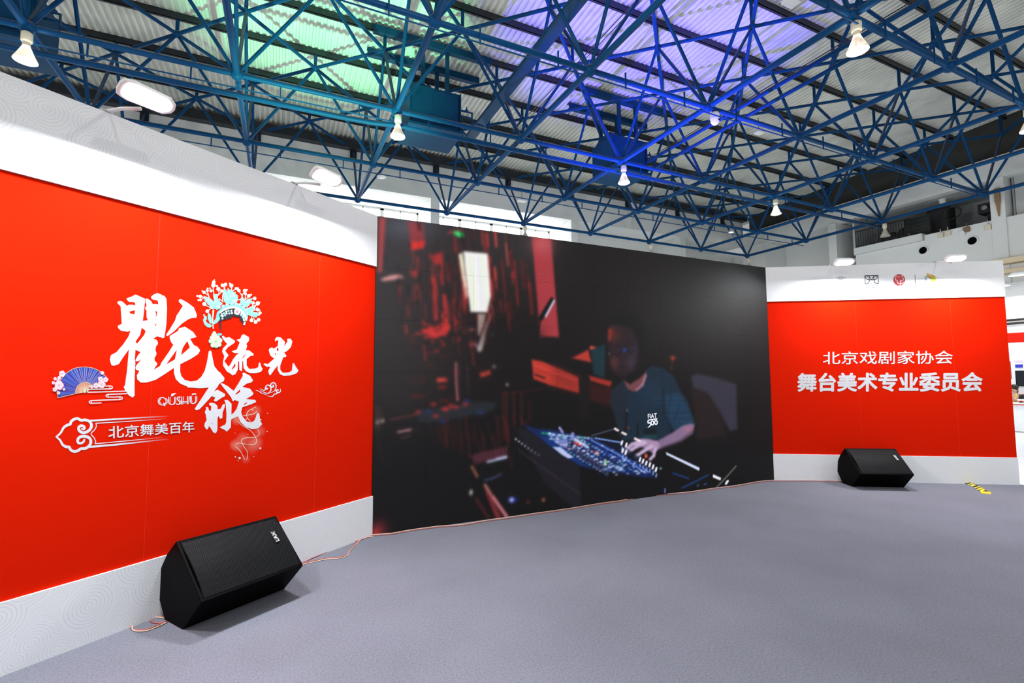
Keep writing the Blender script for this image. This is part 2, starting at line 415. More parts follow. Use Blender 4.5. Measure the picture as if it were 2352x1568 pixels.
# ledge bands right of the stage
for z0, z1, lab in ((5.2, 5.37, 'upper'), (4.87, 5.01, 'lower')):
    obj('cream_ledge', MB().box((WX-.35, 4.2, z0), (WX, GW1-4.3, z1)), mat('cream_paint', (.80, .66, .46), .6), wr_)
# vents
for k, (px, py) in enumerate(((2121, 575), (2234, 553))):
    p = at_X(px, py, WX)
    t = thing('vent_pipe', (WX, p.y, p.z-.17), ('round black vent hole under the balcony slab', 'round black vent hole below the wall sockets, right one')[k], 'vent', 'round vents in the gallery wall')
    rg = MB()
    for q in range(24):
        a, b_ = 2*PI*q/24, 2*PI*(q+1)/24
        def P(x, r, th): return (WX+x, p.y+r*math.cos(th), p.z+r*math.sin(th))
        rg.add([P(0, .17, a), P(0, .17, b_), P(-.05, .165, b_), P(-.05, .165, a), P(-.05, .135, a), P(-.05, .135, b_), P(-.005, .135, b_), P(-.005, .135, a)], [(0, 1, 2, 3), (3, 2, 5, 4), (4, 5, 6, 7)])
    obj('flange', rg, WHITEP, t)
    hole = MB(); hole.add([(WX-.006, p.y+.14*math.cos(2*PI*q/24), p.z+.14*math.sin(2*PI*q/24)) for q in range(24)], [tuple(range(24))])
    obj('dark_opening', hole, BLACK, t)
# wall sockets
for k, (px, py, lab, cm) in enumerate(((2162, 541, 'small beige wall box left of the pair under the gallery', CREAM), (2179, 536, 'small beige wall box right of the pair under the gallery', CREAM),
        (2212, 536, 'small white wall box below the brown one', WHITEP), (2222, 527, 'small brown wall box under the gallery parapet', mat('brown_plastic', (.22, .14, .08), .6)), (2271, 522, 'small beige wall box at the right end of the gallery', CREAM))):
    p = at_X(px, py, WX)
    t = thing('wall_box', (WX, p.y, p.z), lab, 'wall box', 'wall boxes under the gallery')
    obj('box_body', MB().box((WX-.08, p.y-.08, p.z-.09), (WX, p.y+.08, p.z+.09)), cm, t, bevel=.012)
    obj('lead', MB().tube([(WX-.03, p.y, p.z+.09), (WX-.03, p.y+.01, p.z+.24)], .012, 6), cm, t)
p = at_X(2293, 463, WX-.05)
t = thing('wall_bracket', (WX-.05, p.y, p.z-.5), 'brown wooden bracket fixed to the pier beside the gallery', 'bracket')
BR = mat('old_brown_wood', (.30, .19, .09), .7)
obj('bracket_block', MB().box((WX-.14, p.y-.07, p.z), (WX-.05, p.y+.07, p.z+.45)), BR, t, bevel=.01)
obj('bracket_wedge', MB().add([(WX-.11, p.y-.06, p.z), (WX-.11, p.y+.06, p.z), (WX-.05, p.y+.06, p.z), (WX-.05, p.y-.06, p.z), (WX-.07, p.y-.02, p.z-.5), (WX-.07, p.y+.02, p.z-.5)],
    [(0, 1, 2, 3), (0, 4, 5, 1), (1, 5, 2), (2, 5, 4, 3), (3, 4, 0)]), BR, t)
# railing
t = thing('balcony_railing', (WX-.05, 11, 6.86), 'dark steel railing with thin bars on the balcony slab', 'railing')
obj('top_rail', MB().box((WX-.075, 10.05, 7.53), (WX-.035, 12.02, 7.565)), DARK, t); obj('bottom_rail', MB().box((WX-.07, 10.05, 6.92), (WX-.04, 12.02, 6.945)), DARK, t)
for k in range(22): y = 10.06+k*1.94/21; obj('bar', MB().box((WX-.063, y-.009, 6.86), (WX-.047, y+.009, 7.54)), DARK, t)
# things standing on the gallery
def gpx(x, y, dx=.6): return at_X(x, y, WX+dx)
p = gpx(2066, 545); bl = MB()
for k in range(5): bl.ball((WX+.55, p.y-.35+.18*k, 6.87+.17+.07*math.sin(k*2.1)), (.25, .2, .25+.05*(k % 2)), 10, 7)
t = thing('covered_pile', (WX+.55, p.y, 6.86), 'lumpy black covered pile behind the balcony railing', 'pile'); obj('cover', bl, DARK, t, True); obj('tie_strap', MB().box((WX+.28, p.y-.5, 6.86), (WX+.82, p.y-.44, 7.05)), GREYM, t)
p = gpx(2108, 515, .35)
t = thing('dark_panel_screen', (WX+.35, p.y, 6.6), 'black mesh panel standing at the end of the balcony railing', 'panel')
obj('panel_frame', MB().box((WX+.3, p.y-.42, 6.6), (WX+.36, p.y+.42, 7.62)), DARK, t)
for k in range(6): obj('panel_slat', MB().box((WX+.285, p.y-.38, 6.75+k*.14), (WX+.3, p.y+.38, 6.80+k*.14)), mat('dark_green_mesh', (.02, .035, .03), .6), t)
p = gpx(2160, 495, 1.2)
t = thing('control_cabinet', (WX+1.2, p.y, 6.55), 'dark tall control cabinet in the gallery opening', 'cabinet')
obj('cabinet_body', MB().box((WX+1, p.y-.35, 6.55), (WX+1.5, p.y+.35, 7.95)), DARK, t, bevel=.02); obj('cabinet_door', MB().box((WX+.98, p.y-.3, 6.7), (WX+1, p.y+.3, 7.85)), mat('charcoal_panel', (.04, .04, .045), .4), t); obj('door_handle', MB().box((WX+.95, p.y+.2, 7.2), (WX+.98, p.y+.24, 7.35)), GREYM, t)
p = gpx(2185, 490, .7)
cr_ = MB().tube([(WX+.7, p.y+.3*math.cos(a), p.z+.22*math.sin(a)) for a in np.linspace(0, 2*PI, 20)], .02, 6)
tag(obj('cable_coil', cr_, DARK), 'loose black cable loop hanging in the gallery opening', 'cable')
p = gpx(2165, 462, .8)
t = thing('gallery_camera', (WX+.8, p.y, p.z), 'white dome camera hung from the gallery ceiling', 'camera')
obj('dome', MB().lathe([(0, -.12), (.06, -.11), (.10, -.05), (.11, .03), (.11, .16), (0, .16)], 14, (WX+.8, p.y, p.z)), WHITEP, t, True)
obj('mount_rod', MB().tube([(WX+.8, p.y, p.z+.15), (WX+.8, p.y, 8.2)], .02, 8), WHITEP, t)
p = gpx(2270, 480, .8)
t = thing('projector', (WX+.8, p.y, 6.79), 'dark boxy projector on a stand at the right of the gallery opening', 'projector')
obj('projector_body', MB().box((WX+.6, p.y-.22, 7.25), (WX+1.1, p.y+.22, 7.6)), DARK, t, bevel=.02); obj('lens', MB().tube([(WX+.6, p.y, 7.42), (WX+.5, p.y, 7.42)], .08, 14), GREYM, t)
obj('stand', MB().box((WX+.8, p.y-.04, 6.5), (WX+.88, p.y+.04, 7.25)), DARK, t)

# ================================================================== HIGH-BAY LAMPS
def build_highbay(lit):
    t = link('high_bay_lamp', None, None, (0, 0, 0))
    obj('hook', MB().tube([(0, 0, 0), (0, 0, -.10)], .008, 6), GREYM, t)
    obj('ballast_housing', MB().lathe([(0, -.10), (.055, -.10), (.075, -.12), (.075, -.25), (.06, -.275), (0, -.275)], 16), CREAM, t, True)
    nk = MB()
    for k in range(3): nk.lathe([(.04, -.275-k*.022), (.052, -.28-k*.022), (.052, -.29-k*.022), (.04, -.297-k*.022)], 16)
    obj('finned_neck', nk, CREAM, t, True)
    obj('reflector', MB().lathe([(.045, -.335), (.06, -.36), (.085, -.42), (.12, -.50), (.15, -.56), (.158, -.585), (.153, -.585), (.14, -.55), (.07, -.40)], 24), GLASSB, t, True)
    obj('lamp_glass', MB().lathe([(.149, -.578), (.12, -.592), (.06, -.600), (0, -.602)], 24), LITW if lit else GREYM, t, True)
    return t
HB = [(-1, 0, 1, 'warm lit high bay lamp at the far left edge, above the white band'), (1, 0, 1, 'warm lit high bay lamp left of the left end of the screen top'),
      (3, 0, 1, 'warm lit high bay lamp under the violet lit roof unit'), (5, 0, 1, 'warm lit high bay lamp above the right end of the screen'),
      (3, 2, 1, 'largest and brightest warm high bay lamp at upper right'), (5, 2, 1, 'warm lit high bay lamp cut by the right edge'),
      (7, 0, 0, 'unlit high bay lamp in front of the balcony railing'), (5, -2, 0, 'unlit high bay lamp just above the middle of the screen top edge'),
      (3, -2, 0, 'unlit high bay lamp just above the screen top in front of the windows'), (7, -2, 0, 'pale unlit high bay lamp hung at the corner of the roof frame')]
proto = {}
for i, j, lit, lab in HB:
    if lit not in proto: proto[lit] = t = build_highbay(lit); t.location = bn(i, j)+Vector((.03, -.05, -.02))
    else: t = copy_tree(proto[lit], bn(i, j)+Vector((.03, -.05, -.02)))
    tag(t, lab, 'lamp', 'high bay lamps under the roof frame')
# the same lamps go on over the rest of the hall
for i, j, w in [(i, j, 1) for i, j, l, _ in HB if l] + [(-1, 2, 1), (1, 2, 1), (1, 4, 1), (3, 4, 1), (-1, 4, 1), (-3, 0, 1), (-3, 2, 1)]:
    ld = bpy.data.lights.new('high_bay_light', 'POINT'); ld.energy = HIGHBAY_W; ld.color = (1, .94, .84); ld.shadow_soft_size = .05
    lo = bpy.data.objects.new('high_bay_light', ld); C.objects.link(lo); lo.location = bn(i, j)+Vector((.03, -.05, -.53))

# added bodiless fill lights, unseen, brightening the roof deck and walls
for x, y in ((-6, 13), (-3, 9.5), (2, 10.5), (7, 11.5), (12, 10.5), (16, 13), (4, 14.8), (10, 14.8), (15, 7.5), (-6, -2), (1, -4), (8, -3.5), (11.5, .5), (17, 3)):
    ld = bpy.data.lights.new('hall_fill_light', 'POINT'); ld.energy = FILL_W; ld.color = (.97, 1, .95); ld.shadow_soft_size = .2
    lo = bpy.data.objects.new('hall_fill_light', ld); C.objects.link(lo); lo.location = (x, y, 3.7)
# stage wash lights behind the screen throwing colour up at the roof
def wash(loc, aim, col, w, size, lab):
    t = thing('wash_light', loc, lab, 'stage light', 'stage wash lights behind the screen')
    d = (Vector(aim)-Vector(loc)).normalized(); l = Vector(loc)
    obj('lamp_base', MB().box((l.x-.15, l.y-.15, 0), (l.x+.15, l.y+.15, .1)), BLACK, t)
    obj('yoke', MB().box((l.x-.17, l.y-.03, .1), (l.x-.14, l.y+.03, .4)).box((l.x+.14, l.y-.03, .1), (l.x+.17, l.y+.03, .4)), BLACK, t)
    obj('lamp_head', MB().tube([l-d*.15, l+d*.12], .12, 16), BLACK, t)
    ld = bpy.data.lights.new('wash', 'SPOT'); ld.energy = w; ld.color = col; ld.spot_size = size; ld.spot_blend = .8; ld.shadow_soft_size = .1
    lo = bpy.data.objects.new('wash', ld); C.objects.link(lo); lo.location = l+d*.2
    lo.rotation_euler = d.to_track_quat('-Z', 'Y').to_euler()
wash((.9, 7.3, .45), (.9, 11.6, 9.9), (.25, 1, .5), WASH_W*1.5, .7, 'black stage wash light throwing green at the roof behind the screen')
wash((7.2, 7.7, .45), (8.2, 8.9, 9.9), (.12, .08, 1), WASH_W*2.3, .92, 'black stage wash light throwing violet blue at the roof behind the screen')

# ================================================================== STAGE WALLS
def wbox(mb, W, u0, u1, z0, z1, o0, o1):
    p = W.p(u0, z0, o0); return mb.obox(p, W.d*(u1-u0), W.n*(o1-o0), (0, 0, z1-z0))
ZB, ZRD = .39, 2.755
SEAM = mat('pale_red_seam', (.70, .035, .022), .8, spec=0)
def backdrop(W, u0, u1, seams, label, ringm):
    t = thing('backdrop_wall', W.p((u0+u1)/2, 0), label, 'backdrop wall', 'red and white stage backdrop walls')
    obj('wall_core', wbox(MB(), W, u0, u1, 0, HS-.005, -.16, -.02), WHITEP, t)
    obj('upper_band', wbox(MB(), W, u0, u1, ZRD, HS, -.02, .016), ringm, t)
    obj('lower_band', wbox(MB(), W, u0, u1, 0, ZB, -.02, .016), ringm, t)
    us = [u0]+seams+[u1]
    for a, b in zip(us[:-1], us[1:]): obj('red_panel', wbox(MB(), W, a, b, ZB, ZRD, -.02, 0), REDF, t)
    for a in seams: obj('panel_seam', wbox(MB(), W, a-.0013, a+.0013, ZB, ZRD, -.001, .0006), SEAM, t)
    return t
BL = backdrop(WL, .0, 4.7, [.696, 2.024, 3.352], 'red backdrop wall with white calligraphy left of the screen', ring_mat('left_white_fabric', WL, 1))
BRW = backdrop(WR, .0, 3.362, [1.288, 2.617], 'red backdrop wall with two lines of white lettering right of the screen', ring_mat('right_white_fabric', WR, 2))

# ------------------------------------------------------------------ printing on the walls
WHT = lin((242, 243, 250)); INKN = [0]
def crop(ox, oy, s): return lambda pts: [(ox+x/s, oy+y/s) for x, y in pts]
IDN = lambda pts: pts
def spline(pts, k=5, closed=False):
    P = [Vector((x, y)) for x, y in pts]; out = []; n = len(P)
    for i in range(n if closed else n-1):
        a, b, c, d = (P[(i-1) % n] if closed or i else P[0]), P[i], P[(i+1) % n], (P[(i+2) % n] if closed or i+2 < n else P[-1])
        for q in range(k):
            t = q/k; out.append(tuple(.5*((2*b)+(c-a)*t+(2*a-5*b+4*c-d)*t*t+(3*b-a-3*c+d)*t**3)))
    if not closed: out.append(tuple(P[-1]))
    return out
def layered(f):
    def g(s, *a, **k): s.lay += 1.2e-5; return f(s, *a, **k)
    return g
class Ink:
    def __init__(s, W, base=.0012): s.W, s.mb, s.base = W, MB(), base
    def _put(s, xy, off): u, z = s.W.uz(*xy); return s.W.p(u, z, s.base+off+s.lay)
    lay = 0
    @layered
    def poly(s, pts, col=WHT, holes=(), off=0, cr=IDN, smooth=0):
        loops = [cr(pts)]+[cr(h) for h in holes]
        if smooth: loops = [spline(l, smooth, True) for l in loops]
        flat = [p for l in loops for p in l]
        tri = tessellate_polygon([[Vector((x, y, 0)) for x, y in l] for l in loops])
        s.mb.add([s._put(p, off) for p in flat], [tuple(t) for t in tri], col); return s
    @layered
    def disc(s, c, r, col=WHT, off=0, cr=IDN, n=16, ry=None, scallop=0):
        c = cr([c])[0]; k = cr([(0, 0), (1, 0)]); r = r*(k[1][0]-k[0][0]); ry = r if ry is None else ry*(k[1][0]-k[0][0])
        pts = [(c[0]+r*(1+scallop*math.cos(5*2*PI*q/n))*math.cos(2*PI*q/n), c[1]+ry*(1+scallop*math.cos(5*2*PI*q/n))*math.sin(2*PI*q/n)) for q in range(n)]
        s.mb.add([s._put(p, off) for p in pts], [tuple(range(n))], col); return s
    @layered
    def glow(s, c, r, col, a, off=0, cr=IDN, n=20):
        c = cr([c])[0]; k = cr([(0, 0), (1, 0)]); r = r*(k[1][0]-k[0][0]); vs = [c]; cs = [(*col, a)]
        for q, al in ((.35, .75), (.65, .32), (1, 0)):
            for i in range(n): vs.append((c[0]+r*q*math.cos(2*PI*i/n), c[1]+r*q*math.sin(2*PI*i/n))); cs.append((*col, a*al))
        fs = [(0, 1+i, 1+(i+1) % n) for i in range(n)]
        for ring in range(2):
            for i in range(n): b = 1+ring*n; fs.append((b+i, b+n+i, b+n+(i+1) % n, b+(i+1) % n))
        s.mb.add([s._put(p, off) for p in vs], fs, cs); return s
    @layered
    def stroke(s, pts, w, col=WHT, off=0, cr=IDN, smooth=0, fade=None, round_=True):
        k = cr([(0, 0), (1, 0)]); sc = k[1][0]-k[0][0]; p = cr(pts)
        if smooth: p = spline(p, smooth)
        n = len(p); ws = w if isinstance(w, (list, tuple)) else [w, w]
        vs, cs = [], []
        for i, (x, y) in enumerate(p):
            a, b = p[max(i-1, 0)], p[min(i+1, n-1)]; dx, dy = b[0]-a[0], b[1]-a[1]; l = math.hypot(dx, dy) or 1
            t = i/(n-1); q = t*(len(ws)-1); qi = min(int(q), len(ws)-2); hw = sc*.5*(ws[qi]+(ws[qi+1]-ws[qi])*(q-qi))
            vs += [(x-dy/l*hw, y+dx/l*hw), (x+dy/l*hw, y-dx/l*hw)]
            al = 1 if fade is None else (1 if t < fade else max(0, 1-(t-fade)/(1-fade)))
            cs += [(*col[:3], al)]*2
        s.mb.add([s._put(v, off) for v in vs], [(2*i, 2*i+1, 2*i+3, 2*i+2) for i in range(n-1)], cs)
        if round_ and not fade:
            for (x, y), hw in ((p[0], ws[0]), (p[-1], ws[-1])):
                if hw*sc > 1.2:
                    c2 = [(x+hw*sc*.5*math.cos(2*PI*q/10), y+hw*sc*.5*math.sin(2*PI*q/10)) for q in range(10)]
                    s.mb.add([s._put(v, off) for v in c2], [tuple(range(10))], [(*col[:3], 1)]*10)
        return s
    def done(s, name, parent, label=None):
        o = obj(name, s.mb, PRINT, parent)
        if label: o['label'] = label
        return o
def text_mesh(body, bold=0, shear=0):
    cu = bpy.data.curves.new('lettering', 'FONT'); cu.body = body; cu.size = 1; cu.offset = bold; cu.resolution_u = 3
    o = bpy.data.objects.new('lettering_tmp', cu); C.objects.link(o)
    dg = bpy.context.evaluated_depsgraph_get(); me = bpy.data.meshes.new_from_object(o.evaluated_get(dg))
    C.objects.unlink(o); bpy.data.objects.remove(o)
    v = np.zeros(len(me.vertices)*3); me.vertices.foreach_get('co', v); v = v.reshape(-1, 3)
    fs = [tuple(p.vertices) for p in me.polygons]; bpy.data.meshes.remove(me); return v, fs
def wall_text(ink, body, bl, br, tl, col=WHT, bold=0, off=0, cr=IDN):
    """text whose bounding box spans the px corners bottom-left, bottom-right, top-left"""
    v, fs = text_mesh(body); n0 = len(v)
    if bold:      # a heavier cut of the same letters
        k8 = [(0, 0)]+[(bold*math.cos(a*PI/4), bold*math.sin(a*PI/4)) for a in range(8)]
        v = np.concatenate([v+np.array([x, y, 0]) for x, y in k8]); fs = [tuple(i+q*n0 for i in f) for q in range(9) for f in fs]
    lo, hi = v.min(0), v.max(0)
    bl, br, tl = cr([bl, br, tl]); U = [ink.W.uz(*q) for q in (bl, br, tl)]
    vs = []
    for p in v:
        a, b = (p[0]-lo[0])/(hi[0]-lo[0]), (p[1]-lo[1])/(hi[1]-lo[1])
        u = U[0][0]+a*(U[1][0]-U[0][0])+b*(U[2][0]-U[0][0]); z = U[0][1]+a*(U[1][1]-U[0][1])+b*(U[2][1]-U[0][1])
        vs.append(ink.W.p(u, z, ink.base+off+1.5e-4*(len(vs)//n0)))
    ink.mb.add(vs, fs, col)

# ---- big calligraphy, left wall
cA = crop(240, 650, 5.808); cB = crop(430, 760, 5.0594); cC = crop(430, 630, 8.2526); cD = crop(110, 830, 12.379); cE = crop(120, 880, 6.918)
k = Ink(WL)
k.poly([(168,262),(180,245),(210,238),(245,252),(300,305),(320,290),(370,288),(410,300),(408,262),(395,252),(330,250),(300,225),(292,205),(360,180),(415,152),(538,208),(538,240),(525,380),(510,505),(540,500),(578,497),(560,450),(560,360),(543,348),(545,325),(562,300),(545,250),(546,208),(570,205),(620,240),(640,278),(700,280),(718,285),(712,240),(700,228),(645,220),(622,200),(622,180),(650,155),(708,132),(800,175),(825,210),(833,330),(825,540),(798,725),(780,732),(703,708),(645,742),(690,755),(712,785),(710,815),(685,845),(678,895),(692,930),(690,955),(665,1000),(668,1035),(700,1065),(700,1085),(680,1115),(655,1160),(680,1140),(740,1105),(755,1065),(850,930),(918,822),(890,790),(868,735),(870,705),(960,650),(985,630),(990,605),(1070,580),(1180,650),(1228,718),(1140,742),(1190,825),(1240,850),(1275,895),(1250,945),(1150,1010),(1010,1080),(1008,1180),(1025,1240),(1070,1290),(1150,1312),(1230,1300),(1290,1250),(1335,1170),(1365,1060),(1390,910),(1408,898),(1425,910),(1440,990),(1465,1110),(1510,1165),(1510,1390),(1400,1390),(1260,1403),(1130,1390),(1010,1340),(950,1280),(925,1200),(925,1130),(800,1215),(680,1290),(560,1325),(480,1325),(435,1280),(430,1230),(465,1170),(420,1155),(412,1130),(425,1095),(485,1025),(430,1045),(412,1030),(440,970),(480,920),(425,895),(412,890),(403,1000),(410,1060),(400,1300),(400,1500),(375,1525),(330,1500),(275,1440),(270,1415),(253,1390),(272,1360),(300,1160),(325,880),(240,1000),(190,1080),(120,1103),(90,1090),(70,1020),(85,960),(160,920),(250,815),(320,710),(348,630),(310,648),(220,635),(178,595),(180,565),(230,545),(222,420),(215,310)],
       holes=([(330,380),(405,360),(400,415),(340,405)], [(700,375),(700,430),(665,455),(690,420),(675,375)], [(695,525),(685,572),(668,568)], [(495,592),(548,638),(530,690),(435,808),(412,780),(475,690)], [(1105,772),(1138,858),(1020,962),(1040,870),(1075,810)], [(965,885),(938,1018),(820,1085)]), cr=cA)
k.poly([(990,230),(1000,215),(1020,215),(1100,255),(1190,325),(1230,420),(1225,460),(1160,465),(1110,485),(1030,540),(930,640),(850,700),(830,705),(822,690),(880,600),(940,500),(960,435),(1045,305),(990,245)], cr=cA)
k.poly([(0,590),(80,590),(140,565),(190,510),(225,420),(243,300),(250,240),(265,228),(280,240),(300,350),(318,415),(335,450),(380,480),(432,545),(425,580),(375,610),(310,705),(350,680),(438,730),(438,755),(400,775),(345,812),(330,820),(308,808),(325,775),(285,755),(170,880),(140,910),(105,918),(85,905),(250,655),(170,665),(0,655)], cr=cB, off=.0002)
k.poly([(203,945),(220,905),(215,885),(240,885),(255,925),(275,925),(280,870),(255,860),(255,840),(275,832),(320,840),(350,870),(352,910),(385,905),(415,850),(440,848),(435,880),(410,950),(408,1010),(385,1020),(360,985),(350,1020),(350,1150),(330,1190),(300,1175),(265,1115),(250,1105),(240,1135),(225,1145),(200,1110),(200,1075),(225,1035),(215,970)], holes=([(276,1066),(290,1070),(288,1084)],), cr=cB)
k.poly([(430,800),(470,800),(515,845),(512,970),(560,935),(600,900),(590,990),(510,1025),(505,1120),(460,1168),(430,1145),(375,1120),(440,1085),(452,1060),(455,960),(447,850)], cr=cB, off=.0001)
k.poly([(385,610),(405,605),(470,640),(540,695),(605,590),(645,520),(640,490),(660,482),(730,520),(765,575),(740,598),(690,610),(640,648),(730,670),(770,725),(755,748),(680,790),(790,800),(800,825),(745,850),(640,885),(625,940),(640,990),(690,1050),(740,1063),(780,1040),(800,990),(808,960),(820,948),(838,965),(845,1035),(870,1080),(850,1105),(820,1130),(755,1140),(680,1115),(620,1060),(590,990),(540,1012),(545,945),(575,900),(600,820),(550,800),(535,815),(525,810),(510,770),(455,700)],
       holes=([(560,730),(610,680),(615,705),(568,740)], [(645,858),(680,832),(700,826),(680,850)]), cr=cB)
k.poly([(400,65),(415,52),(448,80),(485,70),(550,110),(555,130),(535,145),(470,190),(440,230),(480,280),(430,350),(480,415),(505,380),(530,330),(570,280),(600,255),(545,255),(515,235),(575,215),(610,130),(570,102),(615,92),(635,45),(655,38),(715,70),(718,110),(685,150),(695,170),(680,225),(720,225),(770,265),(770,285),(735,290),(690,325),(690,400),(720,440),(790,435),(825,420),(830,375),(840,363),(850,375),(858,410),(875,440),(860,470),(800,490),(730,490),(680,465),(655,430),(648,345),(640,350),(635,460),(625,465),(605,450),(602,350),(592,352),(585,450),(560,500),(525,515),(510,500),(460,470),(415,400),(415,360),(430,290),(405,240),(415,200),(465,150),(435,120)], holes=([(555,375),(562,405),(518,455),(522,430)], [(690,262),(660,300),(625,332),(655,290)]), cr=cB)
k.poly([(1018,100),(1040,68),(1085,75),(1135,125),(1125,180),(1165,120),(1160,92),(1200,88),(1220,120),(1205,185),(1160,230),(1125,250),(1155,290),(1140,302),(1115,305),(1100,345),(1080,400),(1080,450),(1110,485),(1180,480),(1215,460),(1225,370),(1240,375),(1265,420),(1293,460),(1270,490),(1200,515),(1120,520),(1075,500),(1050,450),(1050,400),(1010,450),(965,515),(950,505),(940,465),(965,415),(920,415),(885,385),(900,375),(935,385),(1010,320),(965,285),(945,220),(960,198),(985,190),(1005,205),(1050,175),(1060,110),(1040,105),(1025,125)],
       holes=([(1055,185),(1062,225),(1042,235),(1038,210)], [(1020,250),(1032,265),(1020,290)]), cr=cB)
k.done('calligraphy', BL, 'large white brush calligraphy')

# ---- headdress
TEAL, TEAL2, CRM, BLK = lin((150, 228, 212)), lin((120, 210, 215)), lin((238, 246, 222)), lin((22, 27, 45))
k = Ink(WL, .0014)
def leaf(pts, col=TEAL): k.poly(pts, col, cr=cC, off=.0002)
for c, r in (((495,205),42),((500,148),34),((513,105),12),((245,418),33),((190,408),20),((210,490),18),((250,483),26),((318,340),30),((283,315),15),((378,308),26),((385,268),18),((428,262),14),((450,310),30),((587,275),38),((560,220),20),((650,312),30),((665,205),33),((725,190),32),((833,212),38),((803,172),15),((925,268),28),((960,262),18),((975,305),32),((1090,310),36),((1130,292),16),((1105,370),26),((1165,408),34),((1210,385),17),((1275,455),34),((1245,540),32),((1332,550),40),((1370,530),12),((1333,668),32),((1370,678),14),((1378,728),30),((1215,870),36),((1350,860),34),((1293,903),36),((322,560),38),((378,697),34),((1320,640),14)):
    k.disc(c, r, CRM, cr=cC, n=14, off=.0003)
for pts in ([(487,240),(500,340),(520,430)],[(260,420),(320,440),(360,500)],[(250,480),(320,440)],[(330,350),(390,390),(415,440)],[(380,330),(400,390),(415,440)],[(587,300),(600,350),(580,400)],[(640,335),(600,380)],[(680,230),(700,260),(670,400),(665,500)],[(720,215),(700,260)],[(840,240),(840,300)],[(920,280),(860,310)],[(985,330),(1030,400),(1020,460),(950,490)],[(1080,340),(1050,380),(1040,420)],[(1105,390),(1090,480)],[(1150,430),(1100,480)],[(1245,460),(1200,470)],[(1240,560),(1230,610)],[(1310,580),(1200,620),(1130,660)],[(1300,670),(1240,690)],[(350,590),(440,630)],[(400,680),(440,650),(490,655)],[(1225,840),(1220,800)],[(1280,870),(1250,820)],[(610,460),(660,510),(680,520)]):
    k.stroke(pts, 14, CRM, cr=cC, smooth=4, off=.0001)
leaf([(310,405),(380,430),(450,465),(500,520),(505,480),(490,420),(490,360),(520,375),(570,372),(580,400),(575,450),(610,480),(620,520),(660,535),(665,560),(620,600),(640,640),(560,670),(520,650),(450,640),(415,590),(370,560),(385,545),(335,510),(320,480),(340,450)])
leaf([(710,260),(760,330),(765,250),(800,290),(840,300),(880,340),(910,325),(915,370),(960,400),(955,470),(940,520),(900,550),(820,560),(720,545),(690,500),(680,420),(665,370),(680,310)])
leaf([(1040,410),(1060,440),(1080,500),(1120,490),(1150,460),(1230,455),(1210,500),(1230,520),(1195,550),(1170,590),(1110,620),(1030,580),(1000,540),(1005,470)])
leaf([(1300,590),(1285,640),(1290,660),(1240,690),(1250,710),(1330,720),(1380,775),(1320,790),(1305,820),(1240,800),(1180,780),(1110,740),(1110,660),(1180,630),(1240,620)])
leaf([(395,720),(440,760),(460,830),(470,930),(430,930),(390,850),(385,780)]); leaf([(490,930),(510,870),(560,820),(620,780),(615,850),(570,910),(500,950)])
leaf([(300,760),(320,750),(335,785),(365,800),(370,850),(345,880),(380,920),(440,945),(470,970),(440,1005),(390,1005),(340,970),(310,920),(295,860),(315,830)])
k.poly([(530,860),(560,720),(620,660),(720,600),(840,570),(960,580),(1060,620),(1130,700),(1150,830),(1110,860),(1090,760),(1040,690),(960,650),(880,640),(780,650),(700,690),(640,740),(590,800)], TEAL2, cr=cC, off=.0003)
for x, y in ((680,610),(755,580),(840,562),(920,565),(990,585),(1060,625),(1110,680),(1140,740)): k.disc((x, y), 36, lin((150, 232, 228)), cr=cC, off=.0004, n=14); k.disc((x-4, y-8), 12, CRM, cr=cC, off=.0005, n=8)
for x, y in ((395,468),(440,507),(480,545),(525,415),(532,462),(540,512),(720,362),(752,415),(785,338),(803,400),(815,440),(772,470),(1050,460),(1070,490),(1170,495),(1135,515),(1260,635),(1310,750),(1265,735)): k.disc((x, y), 13, lin((225, 250, 250)), cr=cC, off=.0004, n=8)
for pts in ([(550,610),(610,620),(610,560)],[(850,490),(890,520),(920,480)],[(870,370),(890,430)],[(1130,600),(1130,650)]): k.stroke(pts, 16, lin((222, 248, 210)), cr=cC, smooth=3, off=.0005)
k.stroke([(700,270),(760,370),(800,440),(830,540)], 6, lin((90, 170, 175)), cr=cC, off=.0006)
k.poly([(610,735),(660,690),(760,640),(880,610),(980,640),(1060,700),(1110,790),(1130,860),(1100,880),(1090,960),(1040,990),(1060,950),(1030,900),(990,860),(1000,800),(930,815),(890,790),(860,780),(840,830),(790,840),(770,830),(750,860),(700,850),(660,880),(640,880),(635,960),(640,1050),(655,1120),(625,1060),(605,980),(600,890),(620,850),(605,770)], BLK, cr=cC, off=.0007)
k.stroke([(615,730),(680,680),(770,640),(870,625),(960,645),(1040,705),(1090,780),(1115,860)], [20, 40, 34, 40], WHT, cr=cC, smooth=5, off=.0008)
BEAD = (WHT, lin((160, 236, 232)))
for q, (x, y) in enumerate(((655,755),(695,735),(735,705),(778,690),(832,688),(640,785),(668,790),(712,775),(742,742),(793,740),(842,732),(662,835),(1025,735),(1015,770),(1055,755),(1045,800),(1070,790),(1062,830),(1072,865),(1085,910),(1075,942))): k.disc((x, y), 20, BEAD[q % 2], cr=cC, off=.0009, n=10)
k.disc((942, 707), 60, WHT, cr=cC, off=.0009, n=30, scallop=.06); k.disc((942, 705), 30, lin((250, 150, 165)), cr=cC, off=.001)
k.stroke([(485,680),(478,850),(487,1020)], 20, CRM, cr=cC, off=.0006); k.stroke([(505,670),(490,800)], 10, CRM, cr=cC, off=.0006)
k.disc((610, 1137), 48, TEAL2, cr=cC, off=.0006, ry=24)
EAR, EDG = lin((222, 246, 208)), lin((110, 200, 170))
